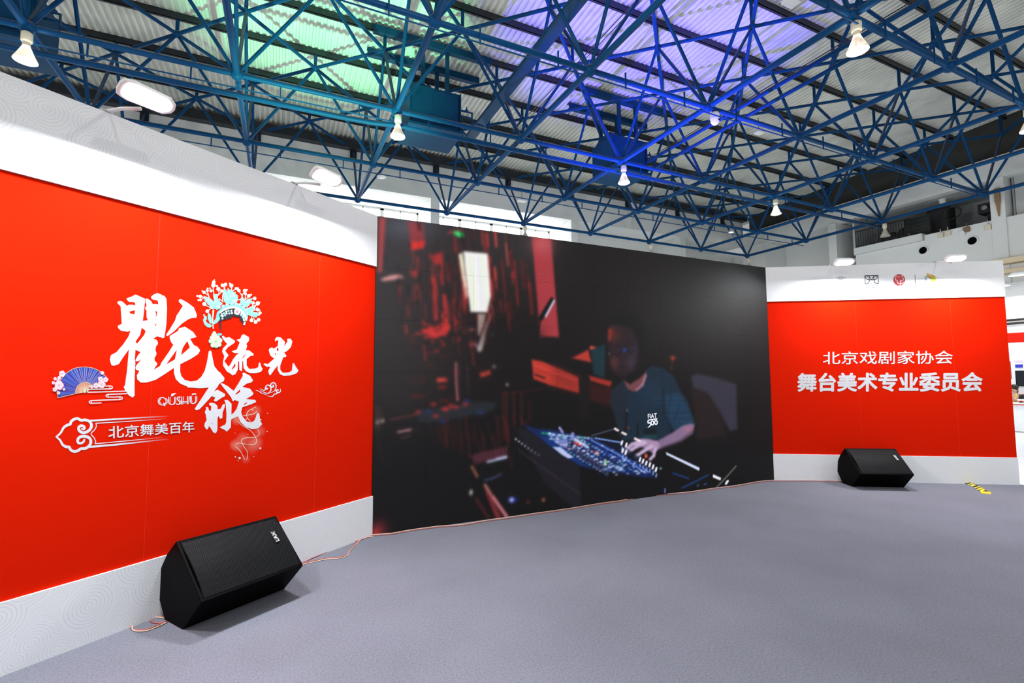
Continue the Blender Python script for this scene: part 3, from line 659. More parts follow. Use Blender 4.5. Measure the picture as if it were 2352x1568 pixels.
for c, r in (((508,1110),30),((490,1150),34),((530,1150),32),((460,1200),36),((510,1195),42),((575,1195),38),((440,1265),38),((615,1250),44),((500,1255),62),((560,1280),60),((480,1340),42),((545,1345),46),((600,1330),42)):
    k.disc(c, r+5, EDG, cr=cC, off=.0006, n=14)
for c, r in (((508,1108),27),((490,1150),32),((530,1150),30),((460,1200),33),((510,1195),40),((575,1195),36),((440,1265),35),((615,1250),41),((500,1255),60),((560,1280),58),((480,1340),39),((545,1345),43),((600,1330),39)):
    k.disc(c, r, EAR, cr=cC, off=.0008, n=14)
for a in range(6): k.stroke([(535, 1272), (535+38*math.cos(a*PI/3+.3), 1272+38*math.sin(a*PI/3+.3))], 6, EDG, cr=cC, off=.001)
k.done('headdress_print', BL, 'teal and cream opera headdress print with black hair band')

# ---- fan, blossoms, cloud lines
k = Ink(WL, .0014)
def resample(pts, n):
    P = spline(pts, 8); L = [0]
    for a, b in zip(P[:-1], P[1:]): L.append(L[-1]+math.hypot(b[0]-a[0], b[1]-a[1]))
    out = []; j = 0
    for q in range(n):
        d = L[-1]*q/(n-1)
        while j < len(L)-2 and L[j+1] < d: j += 1
        t = (d-L[j])/max(1e-9, L[j+1]-L[j]); out.append((P[j][0]+(P[j+1][0]-P[j][0])*t, P[j][1]+(P[j+1][1]-P[j][1])*t))
    return out
NF = 27
outer = resample([(275,1030),(255,860),(290,680),(350,540),(440,410),(560,300),(720,205),(880,165),(1050,155),(1200,170),(1330,205),(1470,275),(1590,370),(1650,440)], NF)
inner = resample([(785,910),(780,850),(800,770),(850,690),(930,625),(1050,595),(1140,605),(1210,640),(1262,685)], NF)
GOLD = lin((232, 205, 178))
for q in range(NF-1):
    sh = [(24, 62, 178), (40, 92, 205), (52, 40, 160), (30, 100, 220)][q*7 % 4 if q > 6 else q % 3]
    k.poly([outer[q], outer[q+1], inner[q+1], inner[q]], lin(sh), cr=cD)
for q in range(NF):
    k.stroke([outer[q], inner[q]], [8, 6], lin((150, 130, 190)) if q < 12 else GOLD, cr=cD, off=.0002, round_=False)
    k.stroke([inner[q], (1040, 850)], [15, 9], lin((245, 190, 160)), cr=cD, off=.0002, round_=False)
k.stroke(outer, 14, GOLD, cr=cD, off=.0003); k.stroke(inner, 14, GOLD, cr=cD, off=.0003)
k.stroke([outer[0], inner[0], (1000, 870)], 16, GOLD, cr=cD, off=.0003)
k.glow((1040, 800), 110, lin((240, 232, 200)), .9, .0004, cD); k.disc((1040, 850), 38, lin((228, 222, 180)), cr=cD, off=.0005)
cD_ = lambda *a, **kw: k.stroke(*a, cr=cD, off=.0006, **kw)
cD_(spline([(1150,697),(1500,695),(1780,694)], 3)+[(1815,705),(1835,735),(1815,765),(1780,775)]+[(1400,785),(1165,790)]+[(1135,805),(1125,830),(1120,862)]+[(1130,872),(1500,862),(2250,838)], 28)
cD_([(1750,710),(1765,735),(1745,760)], 22); 
cD_([(2240,912),(1900,925),(1700,932),(1660,945),(1640,972),(1665,1003),(1700,1010),(1900,1008),(2060,1000),(2095,1010),(2115,1040),(2095,1068),(2060,1078),(1700,1090),(1220,1110),(1180,1125),(1165,1150),(1185,1178),(1220,1187),(1510,1175)], 28)
cD_([(1715,945),(1700,970),(1715,998)], 20); cD_([(2035,1012),(2050,1040),(2035,1066)], 20); cD_([(1240,1120),(1225,1150),(1245,1178)], 20)
PK, PK2 = lin((246, 222, 232)), lin((240, 150, 165))
for c, r in (((400,350),95),((200,490),50),((315,462),55),((285,550),50),((150,605),50),((310,675),135),((190,795),66),((450,790),40),((295,890),52),((1540,325),55),((1490,500),75),((1635,515),78),((1520,650),115),((1360,685),82),((1240,735),42)):
    k.disc(c, r, PK2, cr=cD, off=.0008, n=30, scallop=.07 if r > 60 else 0); k.disc(c, r*.86, PK, cr=cD, off=.0010, n=30, scallop=.09 if r > 60 else 0)
    k.glow(c, r*.4, lin((248, 190, 205)), .7, .0012, cD, 10)
k.done('fan_print', BL, 'blue folding fan print with pink blossoms and cloud lines')

# ---- ruyi cloud banner with lettering
k = Ink(WL, .0012)
k.stroke([(62,850),(130,790),(180,705),(235,665),(283,650),(300,605),(350,570),(405,560),(455,588),(520,582),(590,605),(622,665),(600,730),(540,775),(475,782),(425,745),(420,700),(455,672),(500,685),(512,715),(490,730),(470,722)], [26, 44, 44, 44, 46, 46, 40, 30], cr=cE, smooth=4)
k.stroke([(62,850),(120,900),(165,975),(225,1010),(268,1012),(290,1055),(345,1082),(405,1070),(455,1038),(520,1035),(585,995),(612,930),(590,870),(520,842),(440,852),(402,900),(415,945),(460,950),(498,925),(508,895)], [26, 44, 44, 44, 46, 46, 40, 30], cr=cE, smooth=4)
k.stroke([(575,596),(1000,570),(1860,520)], [30, 26, 14], cr=cE, fade=.55); k.stroke([(690,636),(1200,605),(1830,560)], [14, 12, 8], cr=cE, fade=.55)
k.stroke([(560,1012),(1000,975),(1860,885)], [34, 30, 12], cr=cE, fade=.55); k.stroke([(680,960),(1200,912),(1780,856)], [14, 12, 8], cr=cE, fade=.55)
k.stroke([(690,636),(700,680),(670,740),(615,800),(660,860),(688,920),(680,960)], 14, cr=cE, smooth=4)
k.done('cloud_banner_print', BL)
k = Ink(WL, .0012); wall_text(k, '北京舞美百年', (890, 880), (2258, 775), (888, 680), bold=.012, cr=cE); k.done('lettering', BL, 'white lettering reading 北京舞美百年')
# ---- QUSHU with tone marks
cQ = crop(355, 895, 21.38); k = Ink(WL, .0012)
el = lambda cx, cy, rx, ry, a0, a1, n=18: [(cx+rx*math.cos(a0+(a1-a0)*q/n), cy+ry*math.sin(a0+(a1-a0)*q/n)) for q in range(n+1)]
k.stroke(el(370, 560, 195, 185, 0, 2*PI, 28), 44, cr=cQ); k.stroke(el(370, 560, 270, 205, -.85, .85), 22, cr=cQ); k.stroke(el(420, 560, 180, 140, 2.2, 4.1), 34, cr=cQ); k.stroke([(440,660),(500,775)], 56, cr=cQ)
def U(x0, x1, yt, yb):
    k.stroke([(x0, yt), (x0+4, yb-150)]+el((x0+x1)/2, yb-150, (x1-x0)/2, 150, PI, 0)[1:]+[(x1, yt)], 46, cr=cQ)
    k.stroke([(x0+75, yt), (x0+62, yb-190), (x0+90, yb-80)], 30, cr=cQ); k.stroke([(x1+62, yt), (x1+58, yb-160), (x1-20, yb-10)], 22, cr=cQ)
U(690, 985, 355, 725); U(1745, 2020, 320, 672)
k.stroke([(1240,350),(1150,360),(1110,430),(1150,510),(1230,600),(1215,690),(1150,715),(1070,690)], 46, cr=cQ, smooth=4); k.stroke([(1265,370),(1190,420),(1270,560),(1285,640),(1240,710)], 24, cr=cQ, smooth=4)
k.stroke([(1330,340),(1325,705)], 46, cr=cQ); k.stroke([(1405,340),(1400,525)], 30, cr=cQ); k.stroke([(1390,640),(1385,700)], 30, cr=cQ); k.stroke([(1340,590),(1610,580)], 42, cr=cQ); k.stroke([(1400,655),(1580,648)], 18, cr=cQ); k.stroke([(1620,335),(1610,690)], 46, cr=cQ); k.stroke([(1690,335),(1665,690)], 24, cr=cQ)
k.poly([(805,240),(830,200),(900,175),(1075,150),(1000,215),(880,310),(845,325),(815,310)], cr=cQ); k.poly([(1820,225),(1850,185),(1920,170),(2030,175),(2050,205),(2020,235),(1960,225),(1830,255)], cr=cQ)
k.done('pinyin_print', BL, 'white art deco letters QÚSHŪ')
# ---- small cloud curl
cK = crop(580, 870, 23.52); k = Ink(WL, .0012)
for pts, w in (([(380,530),(480,560),(600,615),(680,590),(670,530)], [12, 40, 44]), ([(770,510),(800,510),(750,550),(700,480),(740,370),(830,330),(930,380),(990,500),(970,640),(890,750),(770,775),(640,730),(420,620)], [80, 90, 50, 60, 60, 50, 20]), ([(1110,340),(1130,400),(1050,440),(970,380),(1000,260),(1120,200),(1220,260),(1270,400),(1230,560),(1140,670),(980,740)], [70, 80, 60, 60, 60, 50, 16]), ([(160,615),(320,650),(520,780),(800,860)], [10, 46, 12]), ([(1390,600),(1330,590),(1280,640),(1330,730),(1420,730),(1510,650),(1495,520)], [60, 80, 70, 14]), ([(1330,760),(1260,810),(1170,820),(1110,910),(1010,950),(780,910)], [60, 50, 50, 10])):
    k.stroke(pts, w, cr=cK, smooth=5)
k.done('cloud_curl_print', BL)
# ---- light swirl
k = Ink(WL, .0010); SW = lin((255, 214, 190))
for c, r, a in (((575,1030),70,.9),((800,925),75,.6),((840,1165),80,.55),((790,1300),100,.85),((740,1350),100,.4),((650,1250),90,.6),((560,1325),75,.95),((600,1330),90,.5),((680,1490),60,.4),((730,960),90,.3)):
    k.glow(c, r*1.02, (1.3, .42, .30), a*.55, 0, cB)
for pts in ([(640,985),(760,965),(815,930)],[(800,880),(710,930),(690,990),(740,1060)],[(585,1050),(650,1105),(720,1145),(780,1210),(805,1280),(770,1320),(690,1315),(600,1300),(565,1320)],[(820,1140),(835,1200),(780,1235),(680,1240),(630,1270),(650,1330),(700,1410),(690,1495)],[(560,1340),(620,1400),(665,1495)]): k.stroke(pts, [6, 9, 6], SW, cr=cB, smooth=5, off=.0003)
for c, r in (((848,1362),12),((607,1475),14),((558,1462),8),((590,1507),5),((770,1458),5),((757,917),6),((687,1022),6),((853,1028),9),((928,1167),6),((933,955),5),((555,1185),4),((705,1203),5),((588,1250),4)): k.disc(c, r, lin((255, 238, 232)), cr=cB, off=.0004, n=10)
k.done('light_swirl_print', BL)

# ---- right wall lettering and logos
cF = crop(1820, 780, 5.113); k = Ink(WR, .0012)
wall_text(k, '北京戏剧家协会', (357, 290), (1885, 283), (357, 138), bold=.008, cr=cF); k.done('lettering', BRW, 'upper line of thin white lettering reading 北京戏剧家协会')
k = Ink(WR, .0012); wall_text(k, '舞台美术专业委员会', (55, 612), (2235, 610), (58, 390), bold=.034, cr=cF); k.done('lettering', BRW, 'lower line of bold white lettering reading 舞台美术专业委员会')
cG = crop(1880, 610, 7.35); GB = .0172; INK1, GRY = lin((58, 50, 54)), lin((150, 152, 160))
k = Ink(WR, GB)
for pts in ([(340,178),(365,186),(392,178)],[(318,195),(365,210),(415,195)],[(283,203),(365,232),(455,197)],[(318,232),(318,300)],[(342,232),(342,280)],[(400,232),(400,280)],[(432,228),(430,300)],[(342,282),(400,282)],[(345,240),(400,240)]): k.stroke(pts, 6, INK1, cr=cG, smooth=3)
for q in range(7): k.stroke([(205+q*52, 362-(q > 4)*8), (232+q*52, 358-(q > 4)*8)], 12, GRY, cr=cG)
k.done('logo_print', BRW, 'thin line pavilion logo')
k = Ink(WR, GB); D = lin((40, 45, 55))
for pts in ([(770,172),(992,168)],[(770,172),(778,308)],[(992,168),(998,305)],[(778,308),(830,295),(850,240)],[(998,305),(940,290),(922,240)],[(775,178),(800,225),(845,240),(922,240),(960,225),(990,175)],[(800,178),(840,195),(845,238)],[(965,178),(925,195),(922,236)],[(845,178),(870,225),(885,235),(900,225),(918,178)]): k.stroke(pts, 11, D, cr=cG, smooth=4)
k.done('logo_print', BRW, 'black line curtain logo')
k = Ink(WR, GB); wall_text(k, '舞台美术', (782, 386), (1002, 384), (782, 362), col=lin((165, 168, 175)), cr=cG)
for q in range(6): k.stroke([(785+q*38, 332), (803+q*38, 331)], 8, GRY, cr=cG)
for q in range(5): k.stroke([(790+q*50, 414), (806+q*50, 413)], 8, GRY, cr=cG)
k.done('lettering', BRW)
k = Ink(WR, GB)
k.disc((1350, 243), 99, lin((205, 60, 66)), cr=cG, n=32); k.poly([(1300,165),(1390,148),(1415,225),(1390,262),(1375,300),(1330,255),(1283,242)], lin((222, 72, 78)), cr=cG, off=.0002)
for pts in ([(1300,160),(1292,205),(1283,242),(1312,248),(1320,280),(1340,302),(1400,300),(1445,280)],[(1390,150),(1420,235),(1390,258),(1370,260),(1372,300),(1360,345)]): k.stroke(pts, 11, WHT, cr=cG, off=.0003, smooth=4)
k.disc((1342, 190), 11, WHT, cr=cG, off=.0004)
for q in range(9): k.stroke([(1245+q*26, 402), (1258+q*26, 400)], 7, GRY, cr=cG)
k.done('logo_print', BRW, 'round red mask face logo')
k = Ink(WR, GB); k.stroke([(1615,158),(1630,380)], 9, lin((90, 98, 112)), cr=cG, round_=False)
k.poly([(1815,128),(1960,178),(1892,222),(1815,185)], lin((238, 186, 96)), cr=cG); k.poly([(1815,170),(1892,205),(1888,228),(1815,190)], lin((180, 178, 60)), cr=cG, off=.0001); k.poly([(1888,225),(1960,178),(1968,262),(1892,278)], lin((216, 224, 60)), cr=cG, off=.0001)
k.poly([(1780,195),(1812,168),(1815,298),(1782,302)], lin((178, 196, 218)), cr=cG)
k.stroke([(1885,340),(1990,330)], 14, lin((150, 152, 158)), cr=cG)
for q in range(10): k.stroke([(1750+q*28, 374), (1764+q*28, 371)], 7, GRY, cr=cG)
k.done('logo_print', BRW, 'yellow and blue open box logo')

# ================================================================== LED SCREEN
scr = thing('led_screen', WS.p(3, 0), 'large LED screen showing a man working at a glowing mixing console', 'screen')
obj('cabinet_frame', MB().box((SX0, SY, 0), (SX1, SY+.14, HS-.004)), BLACK, scr)
TC, TR, QX, QZ = 11, 6, 54, 55
NU, NV = TC*QX+1, TR*QZ+1
ug = np.linspace(0, SX1-SX0, NU); zg = np.linspace(0, HS, NV)
UU, ZZ = np.meshgrid(ug, zg)
DX, DY, DZ = UU+SX0-CAM.x, np.full_like(UU, SY-CAM.y), ZZ-CAM.z
zc = DX*fw.x+DY*fw.y+DZ*fw.z
PX = 1176+FPX*(DX*rt.x+DY*rt.y+DZ*rt.z)/zc; PY = 784-FPX*(DX*up.x+DY*up.y+DZ*up.z)/zc
IMG = np.zeros((NV, NU, 3)); IMG[:] = (13, 12, 13)
def blend(mask, col, sl):
    IMG[sl] += (np.array(col, float)-IMG[sl])*mask[..., None]
def win(x0, y0, x1, y1):
    m = (PX > x0) & (PX < x1) & (PY > y0) & (PY < y1); r = np.where(m.any(1))[0]; c = np.where(m.any(0))[0]
    if len(r) == 0 or len(c) == 0: return None
    return (slice(r[0], r[-1]+1), slice(c[0], c[-1]+1))
def seg_d(x, y, a, b):
    dx, dy = b[0]-a[0], b[1]-a[1]; t = np.clip(((x-a[0])*dx+(y-a[1])*dy)/(dx*dx+dy*dy+1e-9), 0, 1)
    return np.hypot(x-a[0]-t*dx, y-a[1]-t*dy)
def P(pts, col, a=1, f=2.5):
    xs, ys = [p[0] for p in pts], [p[1] for p in pts]; sl = win(min(xs)-f, min(ys)-f, max(xs)+f, max(ys)+f)
    if sl is None: return
    x, y = PX[sl], PY[sl]; ins = np.zeros(x.shape, bool); d = np.full(x.shape, 1e9); n = len(pts)
    for i in range(n):
        p, q = pts[i], pts[(i+1) % n]; d = np.minimum(d, seg_d(x, y, p, q))
        if p[1] != q[1]: ins ^= ((p[1] > y) != (q[1] > y)) & (x < (q[0]-p[0])*(y-p[1])/(q[1]-p[1])+p[0])
    sd = np.where(ins, d, -d); blend(np.clip(.5+sd/f, 0, 1)*a, col, sl)
def G(c, r, col, a=1, ry=None):
    ry = ry or r; sl = win(c[0]-2.6*r, c[1]-2.6*ry, c[0]+2.6*r, c[1]+2.6*ry)
    if sl is not None: blend(a*np.exp(-(((PX[sl]-c[0])/r)**2+((PY[sl]-c[1])/ry)**2)), col, sl)
def L(pts, w, col, a=1, f=1.8):
    for p, q in zip(pts[:-1], pts[1:]):
        sl = win(min(p[0], q[0])-w-f, min(p[1], q[1])-w-f, max(p[0], q[0])+w+f, max(p[1], q[1])+w+f)
        if sl is not None: blend(a*np.clip(.5+(w/2-seg_d(PX[sl], PY[sl], p, q))/f, 0, 1), col, sl)
R2 = random.Random(3)
def blur(sig, sl=(slice(None), slice(None))):
    r = int(sig*3)+1; k_ = np.exp(-(np.arange(-r, r+1)/sig)**2/2); k_ /= k_.sum(); a = IMG[sl]
    for ax_ in (0, 1):
        pad = [(0, 0)]*3; pad[ax_] = (r, r); q = np.pad(a, pad, mode='edge')
        a = sum(k_[i]*(q[i:i+a.shape[0]] if ax_ == 0 else q[:, i:i+a.shape[1]]) for i in range(2*r+1))
    IMG[sl] = a
# hazy room, with veiling glare painted into the screen picture
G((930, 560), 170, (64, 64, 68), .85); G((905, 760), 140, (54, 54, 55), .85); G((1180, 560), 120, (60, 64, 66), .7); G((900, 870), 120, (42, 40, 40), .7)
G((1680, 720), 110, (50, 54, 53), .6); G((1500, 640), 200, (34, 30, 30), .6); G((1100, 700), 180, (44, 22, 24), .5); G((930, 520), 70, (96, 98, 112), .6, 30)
# red stage seen through the window
P([(871,500),(885,500),(877,625),(867,628)], (205, 72, 74), .75, 6); P([(936,508),(970,514),(976,560),(945,576)], (190, 50, 56), .6, 10); P([(943,556),(975,554),(972,571),(945,575)], (226, 46, 46), .9, 5)
P([(1028,532),(1062,526),(1062,534),(1028,538)], (200, 60, 80), .6, 5); P([(1041,533),(1050,531),(1063,535),(1064,543),(1056,546),(1043,540)], (30, 215, 96), 1, 4); P([(1047,536),(1058,538),(1058,541),(1047,539)], (170, 245, 190), .6, 2)
P([(984,587),(1016,580),(1016,606),(998,607)], (196, 42, 44), .8, 10); P([(1010,600),(1016,600),(1019,656),(1015,657)], (180, 40, 42), .8, 4)
for pts, a in (([(990,633),(1000,640),(1006,735),(997,735)],.8), ([(1016,676),(1024,676),(1032,755),(1020,760)],.9), ([(966,757),(990,750),(1034,748),(1030,762),(1005,775),(975,765)],.9), ([(985,765),(1004,760),(1002,778),(990,778)],.9), ([(946,622),(958,620),(958,636),(948,638)],.7), ([(955,590),(962,592),(960,620),(957,620)],.5), ([(948,655),(966,650),(966,690),(948,690)],.3)): P(pts, (206, 48, 48), a, 7)
P([(873,641),(895,633),(918,630),(926,638),(902,643),(880,646)], (236, 160, 160), .9, 6)
for x, y0, y1, w, c in ((1105,530,562,3,(170,60,60)),(1118,536,566,4,(215,55,55)),(1136,532,566,5,(225,70,70)),(1160,540,600,2,(150,50,50)),(1135,615,640,6,(205,70,60)),(1152,600,720,3,(150,34,34)),(1161,560,610,3,(215,80,70)),(1172,575,640,3,(180,40,40)),(1180,600,700,4,(165,38,38)),(1148,690,720,4,(190,44,44)),(1198,600,660,6,(96,28,28)),(1215,650,720,8,(110,30,30)),(1128,640,690,5,(205,44,44)),(1165,700,760,4,(100,26,26)),(1060,640,720,5,(120,30,32)),(1040,690,760,4,(110,28,30))):
    L([(x, y0), (x+(y1-y0)*.09, y1)], w, c, .85, 4)
P([(1052,584),(1061,581),(1075,678),(1068,688)], (238, 238, 205), 1, 4); P([(1064,578),(1119,583),(1126,680),(1118,717),(1080,716),(1071,640)], (240, 240, 240), 1, 3)
for x, c in ((1082,(220,240,190)),(1092,(250,250,250)),(1101,(228,225,245)),(1110,(222,242,205)),(1087,(235,250,215))): L([(x-4, 590), (x+6, 705)], 5, c, .7, 4)
P([(1115,690),(1121,690),(1117,717),(1112,717)], (240, 205, 200), .9, 3); L([(1052, 585), (1066, 690)], 2, (200, 60, 60), .8); L([(1122, 590), (1129, 690), (1120, 720)], 3, (200, 50, 55), .8)
P([(1096,721),(1115,721),(1111,745),(1103,770),(1097,771)], (238, 208, 198), 1, 3); P([(1121,720),(1127,722),(1108,800),(1100,807),(1095,801)], (232, 212, 206), .95, 3); L([(1124, 722), (1100, 770)], 2.5, (150, 30, 30), .9); L([(1128, 700), (1131, 718), (1124, 740)], 3, (215, 150, 140), .8)
G((1101, 803), 5, (245, 230, 220), .9); P([(1129,762),(1134,760),(1133,772),(1128,774)], (210, 190, 190), .8, 3); G((1085, 790), 7, (225, 90, 90), .9); G((1093, 793), 4, (200, 150, 220), .7); G((1083, 757), 8, (215, 120, 120), .8, 3)
P([(1221,545),(1264,549),(1283,775),(1240,771)], (178, 58, 66), .95, 3)
for q in range(26): L([(1222+q*.6, 552+q*8.6), (1266+q*.55, 540+q*8.6)], 2.2, (140, 38, 46), .5, 2)
G((1245, 560), 26, (205, 110, 115), .6); G((1216, 770), 30, (22, 18, 18), .8, 20); G((1150, 760), 60, (18, 16, 16), .8, 70)
# left desk area
for q in range(22): x, y = R2.uniform(940, 1040), R2.uniform(790, 930); L([(x, y), (x+R2.uniform(6, 22), y-1)], R2.uniform(2, 5), (120, 30, 30), R2.uniform(.2, .55), 4)
P([(1003,868),(1024,868),(1027,876),(1003,878)], (232, 66, 58), .95, 5); P([(1004,886),(1026,885),(1022,892),(1008,893)], (150, 34, 36), .7, 5)
L([(1046, 832), (1047, 880), (1050, 920)], 3.2, (215, 120, 130), .95, 2); L([(1052, 832), (1053, 918)], 2, (120, 70, 80), .6); L([(1072, 840), (1075, 905)], 2, (95, 80, 80), .5)
P([(1100,856),(1125,850),(1126,860),(1104,866)], (225, 66, 48), .8, 6); G((1134, 842), 4, (205, 190, 170), .6)
P([(955,948),(1010,935),(1100,922),(1140,925),(1132,942),(1060,958),(980,972),(960,965)], (34, 42, 50), .8, 8)
for x, y in ((995,928),(1020,938),(1035,932),(1047,935),(1068,928),(1000,955),(1024,940),(960,946)): G((x, y), 7, (200, 44, 44), .8, 4)
for x, y in ((1104,948),(1018,968),(980,944),(1070,920)): G((x, y), 9, (40, 56, 130), .7, 4)
L([(896, 963), (955, 952)], 2.5, (150, 60, 60), .8); G((867, 969), 4, (240, 225, 225), 1, 5); G((878, 966), 3.5, (250, 250, 250)); L([(913, 992), (943, 986)], 4, (222, 160, 165), .95); L([(920, 1005), (942, 1000)], 2.5, (120, 90, 95), .7)
P([(860,930),(872,935),(880,960),(872,990),(860,980)], (74, 52, 48), .5, 10); L([(863, 985), (873, 1030), (878, 1060)], 4, (70, 44, 40), .4, 6)
for q in range(26):
    x = 1000+q*8.5+R2.uniform(-3, 3); y = 960+R2.uniform(-10, 50)-max(0, x-1120)*.35; L([(x, y), (x+R2.uniform(-3, 14), y+R2.uniform(30, 90))], 4, (92, 24, 24), R2.uniform(.25, .7), 5)
for x in (1155, 1162, 1179, 1196): L([(x, 900), (x+2, 1010)], 3, (120, 34, 22), .6, 4)
L([(1155, 905), (1240, 893), (1300, 870)], 2, (90, 26, 24), .7, 3); G((1164, 883), 3, (230, 215, 190), .9)
P([(1078,1045),(1165,1025),(1162,1047),(1090,1067)], (62, 32, 38), .9, 4)
for q in range(9): x = 1090+q*9; L([(x, 1060-q*2), (x+2, 1040-q*2)], 2, (150, 50, 100), .6, 2)
L([(1119, 1060), (1136, 1056)], 5, (190, 200, 240), .9); L([(1140, 1054), (1162, 1049)], 6, (200, 210, 250), .95); L([(1112, 1102), (1130, 1098), (1150, 1088)], 3, (90, 110, 170), .8)
L([(1083, 1071), (1095, 1093)], 6, (176, 106, 76), .8, 3); L([(1113, 1113), (1127, 1135)], 6, (206, 128, 120), .9, 3); L([(1131, 1140), (1166, 1190)], 7, (224, 128, 140), .95, 3); P([(1112,1124),(1122,1130),(1152,1190),(1138,1190)], (136, 42, 50), .85, 4); L([(1093, 1145), (1122, 1190)], 8, (74, 26, 30), .8, 5)
G((1081, 1130), 3.5, (240, 230, 225), 1, 6); G((1176, 1147), 9, (30, 50, 220), .95, 6); G((1174, 1147), 4.5, (235, 240, 255), 1); G((1247, 1147), 3.5, (220, 130, 100)); G((1212, 1152), 4, (120, 50, 40), .8)
G((868, 1215), 22, (120, 36, 42), .8, 22); G((862, 1222), 9, (180, 44, 50), .8)
for q in range(230):
    x, y = R2.gauss(1050, 85), R2.gauss(640, 85)
    if 868 < x < 1225 and y < 800:
        h_ = R2.uniform(6, 46); v_ = R2.random()
        L([(x, y), (x+h_*.09, y+h_)], R2.uniform(1.5, 4.5), (215, 52, 50) if v_ < .33 else ((120, 28, 30) if v_ < .62 else (16, 12, 13)), R2.uniform(.2, .7), 3)
for q in range(60):
    x, y = R2.gauss(1005, 30), R2.gauss(755, 22); G((x, y), R2.uniform(2, 6), (210, 46, 46) if q % 3 else (20, 14, 14), R2.uniform(.3, .8), R2.uniform(2, 4))
P([(1064,578),(1119,583),(1126,680),(1118,717),(1080,716),(1071,640)], (244, 244, 242), .95, 3)
for x, c in ((1082,(222,240,190)),(1101,(228,225,245)),(1110,(222,242,205))): L([(x-4, 590), (x+6, 705)], 5, c, .8, 4)
for q in range(70): y = R2.uniform(700, 1000); x = R2.uniform(865, 1180); L([(x, y), (x+R2.uniform(8, 30), y-R2.uniform(0, 3))], 2, (74, 24, 26) if q % 2 else (40, 42, 46), R2.uniform(.2, .5), 3)
blur(.8)
for q in range(60): L([(1222+q*.27, 548+q*3.9), (1266+q*.27, 538+q*3.9)], 1.3, (128, 36, 44) if q % 2 else (205, 74, 82), .5, 1.5)
# lamp on gooseneck
L([(1241, 733), (1229, 785), (1231, 832), (1247, 876), (1261, 948), (1253, 976)], 3.6, (12, 12, 13), .9); P([(1265,682),(1275,689),(1252,728),(1240,738),(1234,732)], (12, 12, 15), 1, 2.5); L([(1272, 690), (1252, 727)], 4, (228, 232, 255), 1, 2)
# desk and objects behind
P([(1220,825),(1245,830),(1327,866),(1329,902),(1262,884),(1224,870)], (196, 56, 44), .95, 4); P([(1270,840),(1327,866),(1329,902),(1270,886)], (120, 34, 28), .6, 26); L([(1222, 836), (1320, 874)], 1.5, (236, 96, 74), .6); L([(1224, 848), (1330, 882)], 2, (120, 34, 26), .5); L([(1228, 860), (1250, 868)], 4, (25, 20, 20), .9)
P([(1351,862),(1405,876),(1400,888),(1355,874)], (172, 48, 36), .9, 4); P([(1312,822),(1350,803),(1357,832),(1338,828)], (196, 58, 48), .9, 5); P([(1354,794),(1369,797),(1367,805),(1354,803)], (232, 74, 58), 1, 3); P([(1356,802),(1389,790),(1388,866),(1362,860)], (20, 50, 60), .9, 4)
P([(1330,866),(1352,866),(1352,960),(1330,960)], (22, 17, 17), .9, 5); P([(1352,880),(1410,890),(1408,935),(1355,920)], (58, 18, 18), .8, 10); G((1544, 822), 6, (190, 62, 48), .9, 5); L([(1544, 826), (1540, 850)], 4, (90, 40, 34), .6)
G((1700, 640), 60, (58, 66, 66), .5, 40);  # grey glare painted into the upper right of the picture
# chair
P([(1586,865),(1598,858),(1640,866),(1690,882),(1692,985),(1675,990),(1650,945),(1625,905),(1590,890)], (58, 56, 74), .8, 8); P([(1586,890),(1622,900),(1655,950),(1668,1000),(1600,1010)], (40, 27, 28), .7, 14)
# man
P([(1390,790),(1384,760),(1394,735),(1415,720),(1445,716),(1468,730),(1480,760),(1478,800),(1468,835),(1455,860),(1400,850)], (17, 15, 16), .95, 8)
P([(1394,755),(1404,746),(1430,748),(1452,758),(1464,790),(1464,822),(1452,850),(1436,864),(1420,864),(1408,852),(1400,832),(1396,806)], (40, 27, 34), .95, 6)
P([(1396,757),(1403,752),(1406,765),(1402,780),(1395,783)], (160, 46, 34), .9, 4); G((1408, 770), 14, (92, 36, 28), .7, 18); G((1410, 832), 11, (92, 44, 50), .7, 16); G((1448, 832), 14, (60, 50, 68), .7, 18); G((1456, 805), 8, (46, 44, 72), .8)
L([(1394, 800), (1402, 814), (1418, 816), (1426, 806)], 2, (14, 12, 14), .8); L([(1430, 805), (1450, 808), (1462, 802)], 2, (14, 12, 14), .7); L([(1397, 790), (1424, 794)], 3, (22, 16, 18), .6); L([(1430, 793), (1455, 790)], 3, (20, 16, 20), .6)
G((1433, 804), 4, (30, 66, 190), .95); G((1398, 812), 2, (190, 180, 180), .7); L([(1418, 842), (1434, 841)], 2.5, (26, 18, 24), .8); L([(1422, 806), (1420, 824), (1427, 826)], 2, (30, 20, 26), .6)
P([(1480,852),(1496,840),(1520,844),(1545,862),(1560,895),(1578,922),(1588,950),(1594,972),(1580,980),(1552,992),(1540,985),(1532,1012),(1425,1012),(1412,960),(1400,920),(1405,895),(1432,872),(1444,898),(1462,899),(1476,882)], (21, 40, 57), .97, 4)
P([(1405,895),(1432,872),(1440,960),(1425,1012),(1412,960),(1400,920)], (26, 34, 44), .75, 10)
P([(1524,905),(1560,900),(1590,960),(1594,972),(1550,990),(1530,950)], (25, 58, 84), .75, 8); G((1495, 905), 26, (24, 52, 74), .6)
for y in (915, 926, 934, 942, 955, 968): L([(1500 if y < 930 else 1530, y), (1575+(y-915)*.3, y-1)], 1.6, (52, 96, 150), .4, 2)
L([(1523, 890), (1523, 950), (1540, 985)], 3, (14, 26, 38), .9, 3); L([(1540, 905), (1532, 950)], 2, (14, 28, 42), .7); L([(1560, 930), (1545, 970)], 2, (14, 28, 42), .6)
